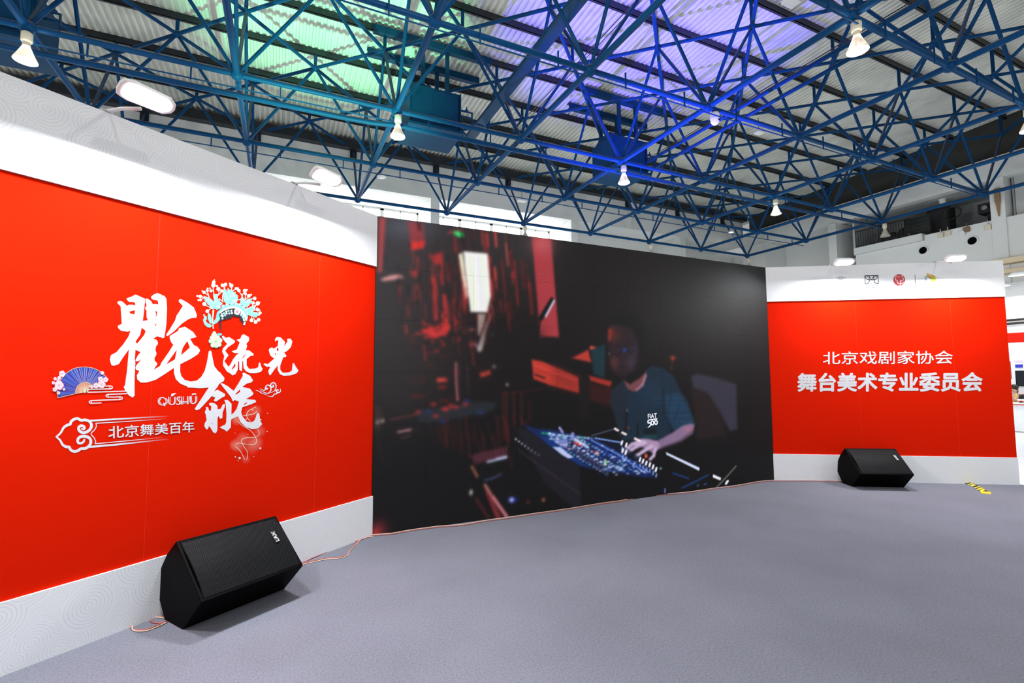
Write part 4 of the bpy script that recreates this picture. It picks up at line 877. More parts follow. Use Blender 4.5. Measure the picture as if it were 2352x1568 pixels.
P([(1431,873),(1446,882),(1468,868),(1484,852),(1480,876),(1468,893),(1452,899),(1440,893)], (118, 66, 74), .95, 4); L([(1482, 862), (1474, 884), (1460, 896)], 5, (176, 128, 152), .8, 4)
L([(1438, 942), (1436, 985), (1425, 1005)], 5, (14, 14, 16), .8, 3); L([(1463, 972), (1463, 1000)], 4, (12, 14, 18), .8, 3); G((1442, 982), 3, (190, 60, 40), .7); G((1439, 942), 1.8, (220, 220, 220), .8)
P([(1476,985),(1505,983),(1510,998),(1476,998)], (14, 22, 30), .9, 3); P([(1476,999),(1508,997),(1508,1004),(1476,1005)], (18, 74, 72), .7, 3)
P([(1586,972),(1594,975),(1590,995),(1565,1012),(1530,1024),(1506,1034),(1496,1018),(1520,1006),(1548,990),(1565,978)], (134, 108, 142), .97, 4); L([(1590, 990), (1560, 1014), (1520, 1028)], 6, (58, 44, 60), .6, 5); G((1578, 985), 9, (176, 110, 130), .6)
P([(1448,1018),(1466,1008),(1485,1007),(1508,1012),(1514,1022),(1508,1034),(1498,1040),(1484,1030)], (172, 140, 176), .97, 3)
for pts, w in (([(1475, 1012), (1450, 1020), (1434, 1034)], 8), ([(1480, 1016), (1462, 1024), (1442, 1037)], 8), ([(1496, 1024), (1476, 1036), (1460, 1047)], 8), ([(1504, 1030), (1500, 1046), (1492, 1054)], 7)): L(pts, w, (196, 172, 208), 1, 2.5)
L([(1484, 1022), (1462, 1030)], 2, (110, 84, 120), .7); L([(1500, 1030), (1488, 1036)], 2, (100, 70, 100), .7); G((1460, 1047), 4, (222, 205, 235)); G((1438, 1037), 4, (222, 205, 235))
blur(1.0)
# console
P([(1180,975),(1215,978),(1340,1060),(1420,1088),(1520,1096),(1640,1110),(1740,1120),(1740,1135),(1330,1190),(1240,1120),(1165,1035)], (13, 13, 15), .95, 8)
P([(1184,985),(1215,985),(1330,1070),(1335,1180),(1250,1110)], (25, 25, 33), .9, 8)
for q in range(8): G((1184+q*6.6+q*q*.12, 1008+q*5.2), 2.6, (190, 190, 220), .9-q*.08)
for q in range(24): x = 1190+q*6; L([(x, 1030+q*4.3), (x+2, 1038+q*4.3)], 2.4, (60, 42, 50), .7)
P([(1200,975),(1232,984),(1262,985),(1330,1000),(1362,1008),(1440,1050),(1500,1085),(1506,1094),(1480,1096),(1400,1082),(1345,1074),(1300,1050),(1250,1015)], (16, 34, 90), .95, 5)
P([(1240,1002),(1262,1004),(1325,1052),(1345,1070),(1330,1068),(1260,1022)], (16, 52, 120), .8, 5)
P([(1262,1004),(1302,1010),(1312,1034),(1286,1024)], (128, 136, 196), .9, 4); P([(1268,1026),(1286,1026),(1317,1050),(1304,1052),(1290,1044)], (192, 202, 244), .95, 3)
KN = [(196, 206, 244), (96, 190, 200), (150, 210, 225), (216, 220, 250), (70, 120, 210)]
for q in range(15): G((1246+q*8, 994+q*.9), 4, KN[q % 5] if q > 2 else (30, 170, 130), .9, 2.6); G((1262+q*6, 997+q*1.6), 3.4, KN[(q+2) % 5], .8, 2.4)
for row in range(4):
    for q in range(20):
        x = 1330+q*7.4+row*-9; y = 1006+q*4.5+row*9+(row > 1)*2
        if x < 1492 and y < 1090: G((x+R2.uniform(-1.5, 1.5), y+R2.uniform(-1, 1)), 3.4, KN[R2.randrange(5)], R2.uniform(.5, .95), 2.3); G((x+2, y+4), 3.4, (12, 22, 52), .8, 2)
for q in range(10): x = 1306+q*10; L([(x, 1018+q*6.2), (x-3, 1030+q*6.4)], 6, (60, 52, 78), .9, 2); L([(x+1, 1016+q*6.2), (x+5, 1017+q*6.2)], 4, (200, 205, 245), .9, 2)
for x, y in ((1323,1017),(1330,1021)): L([(x-3, y-1), (x+4, y+1)], 5, (214, 40, 44), .95, 2)
G((1370, 1040), 4, (240, 190, 190)); G((1366, 1038), 3, (230, 60, 60), .8); G((1389, 1061), 3, (190, 250, 60), 1, 5); G((1389, 1077), 6, (120, 180, 240), .8, 3); G((1417, 1072), 8, (170, 205, 245), .8, 4); G((1423, 1078), 7, (180, 210, 250), .8, 3)
L([(1284, 982), (1291, 992)], 6, (150, 150, 215), .9, 2); L([(1314, 996), (1313, 1012)], 8, (140, 140, 205), .9, 3); L([(1312, 1014), (1310, 1030)], 8, (30, 26, 40), .9, 3); L([(1320, 1008), (1348, 1026)], 6, (205, 215, 250), .9, 3)
L([(1357, 1010), (1420, 1044), (1482, 1086)], 2.6, (120, 160, 250), .95, 2); L([(1368, 1010), (1430, 1046), (1480, 1076)], 2, (60, 100, 210), .8); L([(1360, 1022), (1450, 1070)], 2, (40, 80, 190), .7); P([(1362,1008),(1425,1020),(1500,1072),(1506,1086),(1440,1048)], (10, 22, 48), .75, 4)
for q in range(9): L([(1366+q*7, 1005.5+q*1.2), (1370+q*7, 1006.4+q*1.2)], 3.4, (130, 170, 255), .95, 1.6)
for x, y in ((1427,1016),(1437,1021),(1429,1034),(1436,1038),(1468.6,1054),(1475.5,1058),(1483,1062.5),(1491,1066),(1498.5,1071),(1505.5,1077)): L([(x+1, y-3), (x-1, y+4)], 4.6, (244, 238, 255), 1, 1.4); L([(x+1, y+11), (x, y+17)], 4, (150, 170, 240), .75, 2)
G((1482.5, 1046.5), 3, (240, 90, 80), 1, 4)
for q in range(105):
    t_ = R2.random(); v_ = R2.uniform(-1, 1); x = 1255+t_*235; y = 997+t_*86+v_*(6+16*math.sin(PI*t_)); G((x, y), R2.uniform(1.6, 3.4), (226, 232, 255) if q % 3 else (90, 150, 255), R2.uniform(.5, 1), R2.uniform(1.2, 2.2))
G((1482.5, 1046.5), 3, (240, 90, 80), 1, 4); G((1516, 1075), 3, (120, 190, 200), .8)
L([(1358, 1000), (1412, 984)], 3, (74, 84, 104), .9); L([(1411, 984), (1418, 988)], 5, (246, 224, 226), 1, 1.5); L([(1428, 993), (1436, 997)], 5, (248, 228, 228), 1, 1.5); L([(1457, 1006.5), (1468, 1012)], 5, (248, 224, 224), 1, 1.5)
P([(1527.6,1037.4),(1605,1073.5),(1604.5,1080.5),(1529.5,1043.5)], (214, 224, 255), 1, 1.6); P([(1636,1088.5),(1655,1097),(1653,1102.5),(1636,1095.5)], (240, 244, 255), 1, 1.8); L([(1666, 1110), (1670, 1104)], 5, (240, 244, 255), 1, 1.6)
L([(1644, 1119), (1662, 1100), (1689, 1070)], 3.6, (96, 94, 90), .95, 2); L([(1565, 1120), (1590, 1108), (1625, 1090)], 4, (22, 60, 120), .9, 3); L([(1545, 1086), (1580, 1098)], 4, (26, 66, 140), .8, 4); L([(1526, 1122), (1526, 1130)], 3, (120, 130, 220), .9); L([(1600, 1116), (1603, 1112)], 3, (60, 90, 160), .8); L([(1616, 1112), (1621, 1110)], 3, (60, 90, 160), .8)
blur(.55)
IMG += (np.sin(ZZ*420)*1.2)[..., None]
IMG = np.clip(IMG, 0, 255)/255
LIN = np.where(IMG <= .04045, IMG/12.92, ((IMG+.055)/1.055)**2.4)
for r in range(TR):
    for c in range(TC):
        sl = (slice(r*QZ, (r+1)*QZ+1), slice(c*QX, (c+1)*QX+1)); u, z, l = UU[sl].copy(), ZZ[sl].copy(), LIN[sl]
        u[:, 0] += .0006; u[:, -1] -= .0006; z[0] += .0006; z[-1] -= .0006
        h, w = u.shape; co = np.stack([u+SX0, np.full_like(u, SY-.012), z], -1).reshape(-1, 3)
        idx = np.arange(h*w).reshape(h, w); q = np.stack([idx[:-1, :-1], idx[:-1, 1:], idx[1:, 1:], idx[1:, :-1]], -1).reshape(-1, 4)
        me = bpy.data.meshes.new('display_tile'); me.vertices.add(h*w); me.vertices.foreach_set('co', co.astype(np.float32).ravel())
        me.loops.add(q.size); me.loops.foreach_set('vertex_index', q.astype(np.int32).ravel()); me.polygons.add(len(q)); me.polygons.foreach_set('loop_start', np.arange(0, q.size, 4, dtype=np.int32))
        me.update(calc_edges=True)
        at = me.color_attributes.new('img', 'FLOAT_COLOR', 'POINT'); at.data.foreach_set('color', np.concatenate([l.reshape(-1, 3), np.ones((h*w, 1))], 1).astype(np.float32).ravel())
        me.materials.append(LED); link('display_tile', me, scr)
# lettering on the shirt shown on the screen
k = Ink(WS, .0135); cH = crop(1400, 940, 6.19); TW = lin((240, 243, 255))
wall_text(k, 'FIAT', (535, 130), (664, 118), (532, 62), col=TW, bold=.02, cr=cH); k.stroke([(548,150),(668,132)], 18, TW, cr=cH, round_=False)
k.stroke([(540,155),(538,190),(565,190),(578,212),(562,236),(535,255)], [18, 18, 18, 8], TW, cr=cH, smooth=4)
for cx in (600, 650): k.stroke(el(cx, 190-(cx-600)*.14, 20, 27, 0, 2*PI, 20), 17, TW, cr=cH)
o = k.done('shirt_lettering', scr, 'white FIAT 500 lettering shown on the shirt'); o.data.materials.clear(); o.data.materials.append(LED)

# ================================================================== SPEAKERS
PF = [(-.135, .525), (-.255, .42), (-.335, .31), (-.362, .145), (-.245, 0), (0, 0), (.225, .22)]   # front distance, height
LEN = .70
def build_speaker():
    t = link('wedge_speaker', None, None, (0, 0, 0)); n = len(PF)
    mb = MB(); mb.add([(0, -f, z) for f, z in PF]+[(LEN, -f, z) for f, z in PF], [tuple(range(n))[::-1], tuple(range(n, 2*n))]+[(i, (i+1) % n, n+(i+1) % n, n+i) for i in range(n-1)])
    A, H = Vector((0, -PF[0][0], PF[0][1])), Vector((0, -PF[6][0], PF[6][1])); ax = Vector((1, 0, 0)); up_ = (A-H); hh = up_.length; up_.normalize(); nn = ax.cross(up_).normalized()
    rim = .022
    # rim of the front face, then a recessed baffle
    q = [H, H+ax*LEN, A+ax*LEN, A]; e = [H+ax*rim+up_*rim, H+ax*(LEN-rim)+up_*rim, A+ax*(LEN-rim)-up_*rim, A+ax*rim-up_*rim]; d = [p-nn*.03 for p in e]
    mb.add(q+e+d, [(i, (i+1) % 4, 4+(i+1) % 4, 4+i) for i in range(4)]+[(4+i, 4+(i+1) % 4, 8+(i+1) % 4, 8+i) for i in range(4)]+[(8, 9, 10, 11)])
    bm_ = bmesh.new(); me0 = mb.mesh('cabinet'); bm_.from_mesh(me0); bmesh.ops.remove_doubles(bm_, verts=bm_.verts, dist=1e-4); bmesh.ops.recalc_face_normals(bm_, faces=bm_.faces); bm_.to_mesh(me0); bm_.free()
    obj('cabinet', me0, BLACK, t, bevel=.006)
    # perforated grille, slightly bowed
    g = MB(); W, Hh = LEN-2*rim, hh-2*rim; s = .0069; dx, dy = s*math.sqrt(3), s*1.5; row = 0; y = 0
    def P3(x, y_):
        x = min(max(x, 0), W); y_ = min(max(y_, 0), Hh); return H+ax*(rim+x)+up_*(rim+y_)+nn*(.004+.020*math.sin(PI*y_/Hh))
    while y <= Hh+s:
        x = (row % 2)*dx/2
        while x <= W+dx/2:
            o6 = [P3(x+s*math.cos(PI/6+a*PI/3), y+s*math.sin(PI/6+a*PI/3)) for a in range(6)]; i6 = [P3(x+s*.72*math.cos(PI/6+a*PI/3), y+s*.72*math.sin(PI/6+a*PI/3)) for a in range(6)]
            g.add(o6+i6, [(a, (a+1) % 6, 6+(a+1) % 6, 6+a) for a in range(6)]); x += dx
        y += dy; row += 1
    go = obj('grille', g, mat('black_grille_steel', (.011, .012, .0135), .5, .0, spec=.1), t); go['kind'] = 'stuff'
    fo = MB(); nf = 8
    fo.v = [tuple(P3(x, Hh*i/nf)-nn*.012) for i in range(nf+1) for x in (0, W)]; fo.f = [(2*i, 2*i+1, 2*i+3, 2*i+2) for i in range(nf)]
    obj('foam_backing', fo, mat('black_foam', (.004, .004, .005), .95, spec=.1), t, True)
    # badge
    cx, cy = W-.085, Hh*.60; bc = P3(cx, cy)+nn*.004; bt = (P3(cx, cy+.01)-P3(cx, cy-.01)).normalized(); bn_ = ax.cross(bt).normalized()
    bo = obj('badge', MB().obox(bc-ax*.017-bt*.05, ax*.034, bt*.1, bn_*.003), mat('badge_black', (.02, .02, .022), .3), t)
    v, fs = text_mesh('LAX'); lo, hi = v.min(0), v.max(0); tm = MB()
    tm.add([bc+bn_*.0036+bt*(-.045+.09*(p[0]-lo[0])/(hi[0]-lo[0]))-ax*(-.0125+.025*(p[1]-lo[1])/(hi[1]-lo[1])) for p in v], fs); l = obj('badge_lettering', tm, mat('silver_letters', (.85, .85, .85), .3), bo)
    for x in (.05, LEN-.05):
        for f in (-.04, -.2): obj('rubber_foot', MB().lathe([(0, 0), (.014, 0), (.014, .006), (0, .006)], 10, (x, -f, -.0)), BLACK, t)
    return t
GL = at_Z(419, 1446, 0); sp = build_speaker(); sp.location = (GL.x, GL.y, 0); sp.rotation_euler = (0, 0, math.radians(32.55))
tag(sp, 'black wedge floor speaker in front of the left red wall', 'speaker', 'black wedge floor speakers')
GR = at_Z(1957, 1117, 0); sp2 = copy_tree(sp, (GR.x, GR.y, 0), math.radians(-30.7)); sp2['label'] = 'black wedge floor speaker in front of the right red wall'

# ================================================================== CABLES ON THE FLOOR
CRED = mat('red_cable', (.42, .10, .09), .35); CPAL = mat('pale_clear_cable', (.62, .46, .38), .3)
def cable(name, pts, label, m=CRED, r=.0042, z=.005, smooth=6, group='twin speaker cables'):
    p = spline(pts, smooth); w = [at_Z(x, y, 0) for x, y in p]; w = [Vector((v.x, v.y, z)) for v in w]
    return tag(obj(name, MB().tube(w, r, 6), m, None, True), label, 'cable', group)
loop = [(377,1418),(350,1416),(325,1419),(307,1430),(301,1442),(310,1448),(335,1447),(360,1438),(382,1427)]
cable('speaker_cable', loop, 'red cable loop on the carpet left of the left speaker'); cable('speaker_cable', [(x+2, y+2.5) for x, y in loop], 'pale cable loop beside the red one left of the left speaker', CPAL)
cable('speaker_cable', [(380,1412),(355,1414),(346,1424),(352,1431),(372,1433),(384,1430)], 'short red cable curl against the left speaker', z=.006)
run = [(690,1296),(720,1289),(748,1283),(775,1281),(796,1275),(803,1263),(818,1249),(828,1237),(840,1232),(856,1230)]
cable('speaker_cable', run, 'red cable curving from the left speaker to the screen corner'); cable('speaker_cable', [(x+1, y+2.2) for x, y in run], 'pale cable alongside the red one running to the screen corner', CPAL)
cable('speaker_cable', [(692,1296),(712,1285),(735,1275),(770,1261),(800,1249),(830,1240),(850,1234)], 'thin red cable lying straight along the foot of the left wall', r=.0035)
edge = [(854,1229.5),(900,1226),(940,1219),(1005,1210),(1060,1206),(1120,1196),(1165,1190),(1230,1180),(1300,1170),(1380,1157),(1430,1150),(1470,1141),(1520,1136),(1580,1131),(1640,1122),(1690,1116),(1740,1107),(1775,1104),(1830,1104),(1880,1104),(1940,1106)]
cable('speaker_cable', [(x, y+1.6) for x, y in edge], 'long red cable lying along the bottom edge of the screen', z=.006); cable('speaker_cable', [(x, y+.2) for x, y in edge], 'long pale cable lying along the bottom edge of the screen', CPAL, z=.010)

# crumpled hazard tape
tp = spline([(2214,1110),(2224,1110.5),(2236,1114),(2248,1120),(2256,1126),(2266,1130)], 6); w3 = [at_Z(x, y, 0) for x, y in tp]; mb = MB(); YL, BKc = lin((248, 226, 40)), lin((14, 14, 16))
nseg = len(w3)
for i in range(nseg-1):
    a, b = w3[i], w3[i+1]; d = (b-a).normalized(); s_ = Vector((-d.y, d.x, 0))
    col = YL if (i//2) % 2 else BKc
    h0, h1 = .012+.016*abs(math.sin(i*.9)), .012+.016*abs(math.sin((i+1)*.9))
    for q, (o0, o1, z0, z1) in enumerate(((-.05, -.005, .002, 1), (-.005, .045, 1, .003))):
        za0, zb0 = (z0 if z0 < 1 else h0), (z1 if z1 < 1 else h0); za1, zb1 = (z0 if z0 < 1 else h1), (z1 if z1 < 1 else h1)
        c = col if (q == 0) == (i % 5 != 3) else (YL if i % 4 else BKc)
        vs = [a+s_*o0+Vector((0, 0, za0)), a+s_*o1+Vector((0, 0, zb0)), b+s_*o1+Vector((0, 0, zb1)), b+s_*o0+Vector((0, 0, za1))]
        mb.add(vs+[v-Vector((0, 0, .0015)) for v in vs], [(0, 1, 2, 3), (7, 6, 5, 4), (0, 4, 5, 1), (2, 6, 7, 3), (1, 5, 6, 2), (3, 7, 4, 0)], [(*c, 1)]*8)
tape = thing('hazard_tape', w3[nseg//2], 'crumpled strip of yellow and black hazard tape on the carpet', 'tape')
obj('tape_strip', mb, PRINT, tape)
e0 = at_Z(2252, 1132, 0); e1 = at_Z(2275, 1134, 0); d = (e1-e0); s_ = Vector((-d.y, d.x, 0)).normalized(); mb = MB()
pr = [(-.03, .001), (-.02, .02), (.0, .028), (.022, .018), (.032, .001)]
vs = [e0+s_*y+Vector((0, 0, z)) for y, z in pr]+[e1+s_*y+Vector((0, 0, z)) for y, z in pr]; mb.add(vs, [(i, i+1, 6+i, 5+i) for i in range(4)]+[(0, 1, 2, 3, 4), (9, 8, 7, 6, 5)], [(*(YL if i % 5 != 2 else YL), 1) for i in range(10)])
obj('folded_end', mb, PRINT, tape)

# ================================================================== FLOODLIGHTS ON THE WALL TOPS
def flood(W, base_px, c_px, off, length, label, power=1.0):
    u, z = W.uz(*base_px); B = W.p(u, HS, -.03)
    d = ray(*c_px); t = ((W.o-CAM).dot(W.n)+off)/d.dot(W.n); c = CAM+d*t        # head centre, off in front of the wall
    th = thing('flood_light', B, label, 'floodlight', 'floodlights on arms above the backdrop walls')
    n_ = W.n*math.cos(.55)+Vector((0, 0, math.sin(.55)))*1.0; dn = (W.n*math.sin(.55)-Vector((0, 0, math.cos(.55)))).normalized(); n_.normalize(); ax = W.d if W is WR else -W.d
    back = c-n_*.10-dn*.02
    obj('arm', MB().tube([B-Vector((0, 0, .15)), B+Vector((0, 0, .02)), B.lerp(back, .5)+Vector((0, 0, .02)), back], .012, 8), WHITEP, th, True)
    obj('clamp', MB().obox(B-W.d*.03-W.n*.10-Vector((0, 0, .05)), W.d*.06, W.n*.14, (0, 0, .07)), GREYM, th)
    hl, hw = length/2, .068
    def ring(s, k, dz): return [c+ax*(x*s)+n_*(y*k)-dn*dz for x, y in ((-hl, -.35*hw), (-hl*.92, -.8*hw), (-hl*.6, -hw), (hl*.7, -hw*.9), (hl*.95, -hw*.45), (hl, 0), (hl*.95, hw*.45), (hl*.7, hw*.9), (-hl*.6, hw), (-hl*.92, hw*.8), (-hl, hw*.35))]
    r0_, r1_, r2_ = ring(1, 1, 0), ring(1.02, 1.04, .018), ring(.86, .7, .055); m_ = 11
    mb = MB().add(r0_+r1_+r2_, [(i, (i+1) % m_, m_+(i+1) % m_, m_+i) for i in range(m_)]+[(m_+i, m_+(i+1) % m_, 2*m_+(i+1) % m_, 2*m_+i) for i in range(m_)]+[tuple(range(2*m_, 3*m_))]+[tuple(range(m_))[::-1]])
    obj('lamp_head', mb, WHITEP, th)
    lens = [c+(v-c)*.84+dn*.004 for v in r0_]; lb = [v-dn*.004 for v in lens]
    obj('lens', MB().add(lens+lb, [tuple(range(m_))]+[(i, (i+1) % m_, m_+(i+1) % m_, m_+i) for i in range(m_)]), LITF, th)
    ld = bpy.data.lights.new('flood_beam', 'AREA'); ld.shape = 'RECTANGLE'; ld.size = length*.75; ld.size_y = .1; ld.energy = FLOOD_W*power; ld.color = (.96, .98, 1)
    lo = bpy.data.objects.new('flood_beam', ld); C.objects.link(lo); lo.location = c+dn*.012
    rot = Matrix((ax, ax.cross(dn)*-1, -dn)).transposed(); 
    if rot.determinant() < 0: rot = Matrix((ax, ax.cross(dn), -dn)).transposed()
    lo.rotation_euler = rot.to_euler()
flood(WL, (245, 257), (340, 227), .42, .30, 'white floodlight on an arm above the far left of the calligraphy wall, brightest glare')
flood(WL, (676, 420), (752, 409), .36, .30, 'white floodlight on an arm above the calligraphy wall next to the screen')
flood(WR, (1912, 608), (1940, 603), .30, .28, 'white floodlight above the right wall, left one above the pavilion logo')
flood(WR, (2148, 602), (2197, 594), .36, .28, 'white floodlight above the right wall, right one above the open box logo')
flood(WL, (-420, 40), (-330, 30), .42, .30, 'white floodlight on an arm above the left wall outside the picture')

# ================================================================== SMALL THINGS IN THE ROOF
def detector(px, Yp, label, kind):
    p = at_Y(*px, Yp); t = thing('ceiling_fitting', p, label, 'fitting', 'small white fittings hung in the roof')
    if kind == 'disc': obj('fitting_body', MB().lathe([(0, -.03), (.11, -.025), (.14, 0), (.11, .03), (0, .035)], 16, p), WHITEP, t, True)
    else: obj('fitting_body', MB().box((p.x-.14, p.y-.1, p.z-.03), (p.x+.14, p.y+.1, p.z+.03)), WHITEP, t, bevel=.01)
    obj('hanging_rod', MB().tube([p, p+Vector((0, 0, .45))], .008, 6), PURLIN, t)
detector((876, 406), 14.5, 'small white oval fitting hanging left of the windows', 'disc'); detector((1199, 461), 14.5, 'small white box fitting hanging over the window bay', 'box')
detector((1743, 304), 9.5, 'small white box hanging from cables right of the dome camera', 'box'); detector((1627, 532), 16.5, 'tiny white disc fitting far back in the roof', 'disc'); detector((1818, 4), 5.2, 'white box fitting cut by the top edge', 'box')
p = bn(3, 1)+Vector((.18, 0, -.12))
t = thing('dome_camera', p, 'white dome security camera hung from the roof frame node', 'camera'); c0 = at_Y(1642, 273, p.y)
obj('camera_body', MB().lathe([(0, -.13), (.05, -.125), (.085, -.08), (.1, 0), (.1, .08), (.085, .125), (0, .135)], 16, c0), WHITEP, t, True)
obj('camera_lens', MB().ball((c0.x+.02, c0.y-.088, c0.z-.05), .022, 10, 6), BLACK, t, True); obj('mount_arm', MB().tube([c0+Vector((0, 0, .13)), c0+Vector((-.02, 0, .2)), c0+Vector((.03, 0, .3))], .022, 8), WHITEP, t, True)
q = at_Y(1679, 533, 16.8); t = thing('spot_lamp', q, 'small lit white spot lamp hung far back near the hall corner', 'lamp')
obj('lamp_body', MB().lathe([(.03, .18), (.05, .12), (.13, 0), (.12, -.02), (0, -.02)], 14, q), WHITEP, t, True); obj('lamp_face', MB().lathe([(.11, -.022), (0, -.026)], 14, q), LITW, t); obj('hanging_rod', MB().tube([q+Vector((0, 0, .18)), q+Vector((0, 0, .7))], .01, 6), PURLIN, t)

# ================================================================== EXHIBITION BOOTH AT THE RIGHT EDGE
XC, XB = 18.7, 20.3; BY0, BY1 = 3.6, 7.9
t = thing('booth_wall', (XB, 6, 0), 'white exhibition booth wall with a red stripe beyond the right wall end', 'booth')
RST = mat('red_booth_paint', (.80, .012, .006), .6, spec=.05); BW = mat('white_booth_board', (.84, .86, .88), .5)
obj('wall_board', MB().box((XB, BY0, 0), (XB+.1, BY1, 2.57)), BW, t); obj('red_stripe', MB().box((XB-.01, BY0, 2.575), (XB+.1, BY1, 2.87)), RST, t); obj('upper_board', MB().box((XB-.01, BY0, 2.87), (XB+.1, BY1, 3.12)), BW, t)
obj('truss_gap', MB().box((XB+.05, BY0, 3.12), (XB+.1, BY1, 3.29)), mat('brown_truss', (.10, .085, .07), .6), t); obj('truss_rail', MB().box((XB-.04, BY0, 3.19), (XB+.04, BY1, 3.225)), WHITEP, t); obj('fascia', MB().box((XB-.15, BY0, 3.29), (XB+.1, BY1+.2, 4.39)), mat('grey_white_fascia', (.72, .73, .73), .6), t)
obj('red_skirt', MB().box((XB-.02, BY0, .62), (XB, BY1, 1.0)), RST, t); 
for y in (7.12, 7.02): obj('side_lettering', MB().box((XB-.008, y+.05, 1.45), (XB, y+.09, 2.0)), mat('dark_red_print', (.35, .03, .03), .6), t)
for k_, (y0, y1, z0, z1, c) in enumerate(((6.78, 6.98, 1.98, 2.03, (240, 200, 240)), (6.80, 6.97, 1.80, 1.90, (40, 40, 190)), (6.55, 6.74, 1.98, 2.03, (170, 230, 220)), (6.55, 6.74, 1.80, 1.90, (215, 190, 235)))):
    obj('poster_panel', MB().box((XB-.012, y0, z0), (XB, y1, z1)), mat('poster_%d' % k_, lin(c), .5), t)
mo = thing('wall_monitor', (XB-.03, 6.5, 1.26), 'dark wall monitor on the white booth wall at the right edge', 'monitor')
obj('monitor_case', MB().box((XB-.05, 6.2, 1.24), (XB-.01, 6.97, 1.71)), BLACK, mo, bevel=.006); obj('monitor_screen', MB().box((XB-.054, 6.22, 1.26), (XB-.05, 6.95, 1.69)), mat('dark_screen', (.008, .010, .018), .15), mo)
ct = thing('booth_counter', (XC+.3, 5.5, 0), 'white booth counter with a red edge line beside the right wall end', 'counter')
obj('counter_body', MB().box((XC, 4.2, 0), (XC+.28, 7.6, .74)), BW, ct); obj('counter_edge', MB().box((XC-.02, 4.2, .74), (XC+.34, 7.6, .765)), RST, ct); obj('counter_top', MB().box((XC-.05, 4.2, .765), (XC+.36, 7.6, .80)), WHITEP, ct, bevel=.008)
for k_, (px, lab) in enumerate(((2341, 'white paper cup on the booth counter next to the woman'), (2350, 'white paper cup on the booth counter at the very right edge'))):
    y = at_X(px, 915, XC+.2).y; c_ = thing('paper_cup', (XC+.2, y, .8), lab, 'cup', 'paper cups on the booth counter')
    obj('cup', MB().lathe([(0, 0), (.030, 0), (.042, .10), (.038, .10), (.028, .01), (0, .01)], 14, (XC+.2, y, .8)), WHITEP, c_, True); obj('cup_band', MB().lathe([(.034, .03), (.0375, .055)], 14, (XC+.2, y, .801)), RST, c_, True)
y = at_X(2346, 915, XC+.2).y
ph = thing('phone_stand', (XC+.2, y, .8), 'small dark tent card between the paper cups', 'card'); obj('card', MB().add([(XC+.15, y-.05, .8), (XC+.15, y+.05, .8), (XC+.25, y+.05, .8), (XC+.25, y-.05, .8), (XC+.2, y-.05, .87), (XC+.2, y+.05, .87)], [(0, 4, 5, 1), (1, 5, 2), (2, 5, 4, 3), (3, 4, 0), (0, 1, 2, 3)]), DARK, ph)

# hall floodlights on the booth
for k_, (px, py, X, w, lab) in enumerate(((2340, 632, 17.5, .42, 'white floodlight head above the booth fascia at the right edge'), (2310, 656, 19.6, .20, 'small white lamp peeking out behind the right wall top corner'))):
    c = at_X(px, py, X); t = thing('booth_flood_light', c, lab, 'floodlight', 'floodlights over the booth')
    mb = MB(); n = 16
    for r, z in ((1, 0), (1, .03), (.8, .075), (.35, .10)):
        for q in range(n): a = 2*PI*q/n; mb.v.append((c.x+.09*r*math.cos(a), c.y+w/2*r*math.sin(a), c.z+z))
    for i in range(3):
        for q in range(n): mb.f.append((i*n+q, i*n+(q+1) % n, (i+1)*n+(q+1) % n, (i+1)*n+q))
    mb.f += [tuple(range(3*n, 4*n))]
    obj('lamp_head', mb, WHITEP, t, True); obj('lens', MB().add([(c.x+.085*math.cos(2*PI*q/n), c.y+.47*w*math.sin(2*PI*q/n), c.z-.004) for q in range(n)], [tuple(range(n))[::-1]]), LITF, t)
    ld = bpy.data.lights.new('booth_flood_beam', 'AREA'); ld.shape = 'ELLIPSE'; ld.size = .16; ld.size_y = w*.9; ld.energy = 170; lo = bpy.data.objects.new('booth_flood_beam', ld); C.objects.link(lo); lo.location = (c.x, c.y, c.z-.012); lo.rotation_euler = (0, .45, 0)
    obj('arm', MB().tube([(c.x, c.y, c.z+.09), (c.x+.3, c.y+.1, c.z+.1), (XB-.1, c.y+.15, c.z-.05)], .012, 6), WHITEP, t)

# ================================================================== WOMAN AT THE COUNTER
SKIN = mat('skin', (.62, .38, .29), .5, 0, .05); HAIR = mat('dark_hair', (.02, .014, .012), .45, 0, .3, 60); TOP = mat('black_top', (.012, .012, .014), .8)
hp = at_X(2328, 893, XC+.75); bx, by = XC+.85, hp.y; hz = hp.z
pw = thing('person', (bx, by, 0), 'person in a black top with a yellow lanyard looking at a phone at the counter', 'person')
def skin_mesh(name, verts, edges, rad, m, parent, sub=2, root=0):
    me = bpy.data.meshes.new(name); me.from_pydata(verts, edges, []); me.materials.append(m); o = link(name, me, parent)
    sk = o.modifiers.new('skin', 'SKIN'); sk.use_smooth_shade = True
    if not me.skin_vertices: me.attributes  # created with the modifier
    if len(me.skin_vertices) == 0:
        bm_ = bmesh.new(); bm_.from_mesh(me); bm_.verts.layers.skin.verify(); bm_.to_mesh(me); bm_.free()
    for i, r in enumerate(rad):
        me.skin_vertices[0].data[i].radius = r if isinstance(r, tuple) else (r, r)
    me.skin_vertices[0].data[root].use_root = True
    s = o.modifiers.new('sub', 'SUBSURF'); s.levels = sub; s.render_levels = sub; return o
F = Vector((-1, 0, 0)); hd = Vector((bx-.06, by, hz))
V = [(bx, by, .46), (bx, by, .62), (bx-.01, by, .80), (bx-.02, by, hz-.20), (bx-.03, by, hz-.13), (bx-.05, by, hz-.06), (bx-.06, by, hz), (bx-.06, by, hz+.06)]
Rr_ = [(.15, .12), (.13, .10), (.15, .10), (.10, .08), (.045, .045), (.062, .066), (.078, .088), (.06, .07)]
E_ = [(i, i+1) for i in range(7)]
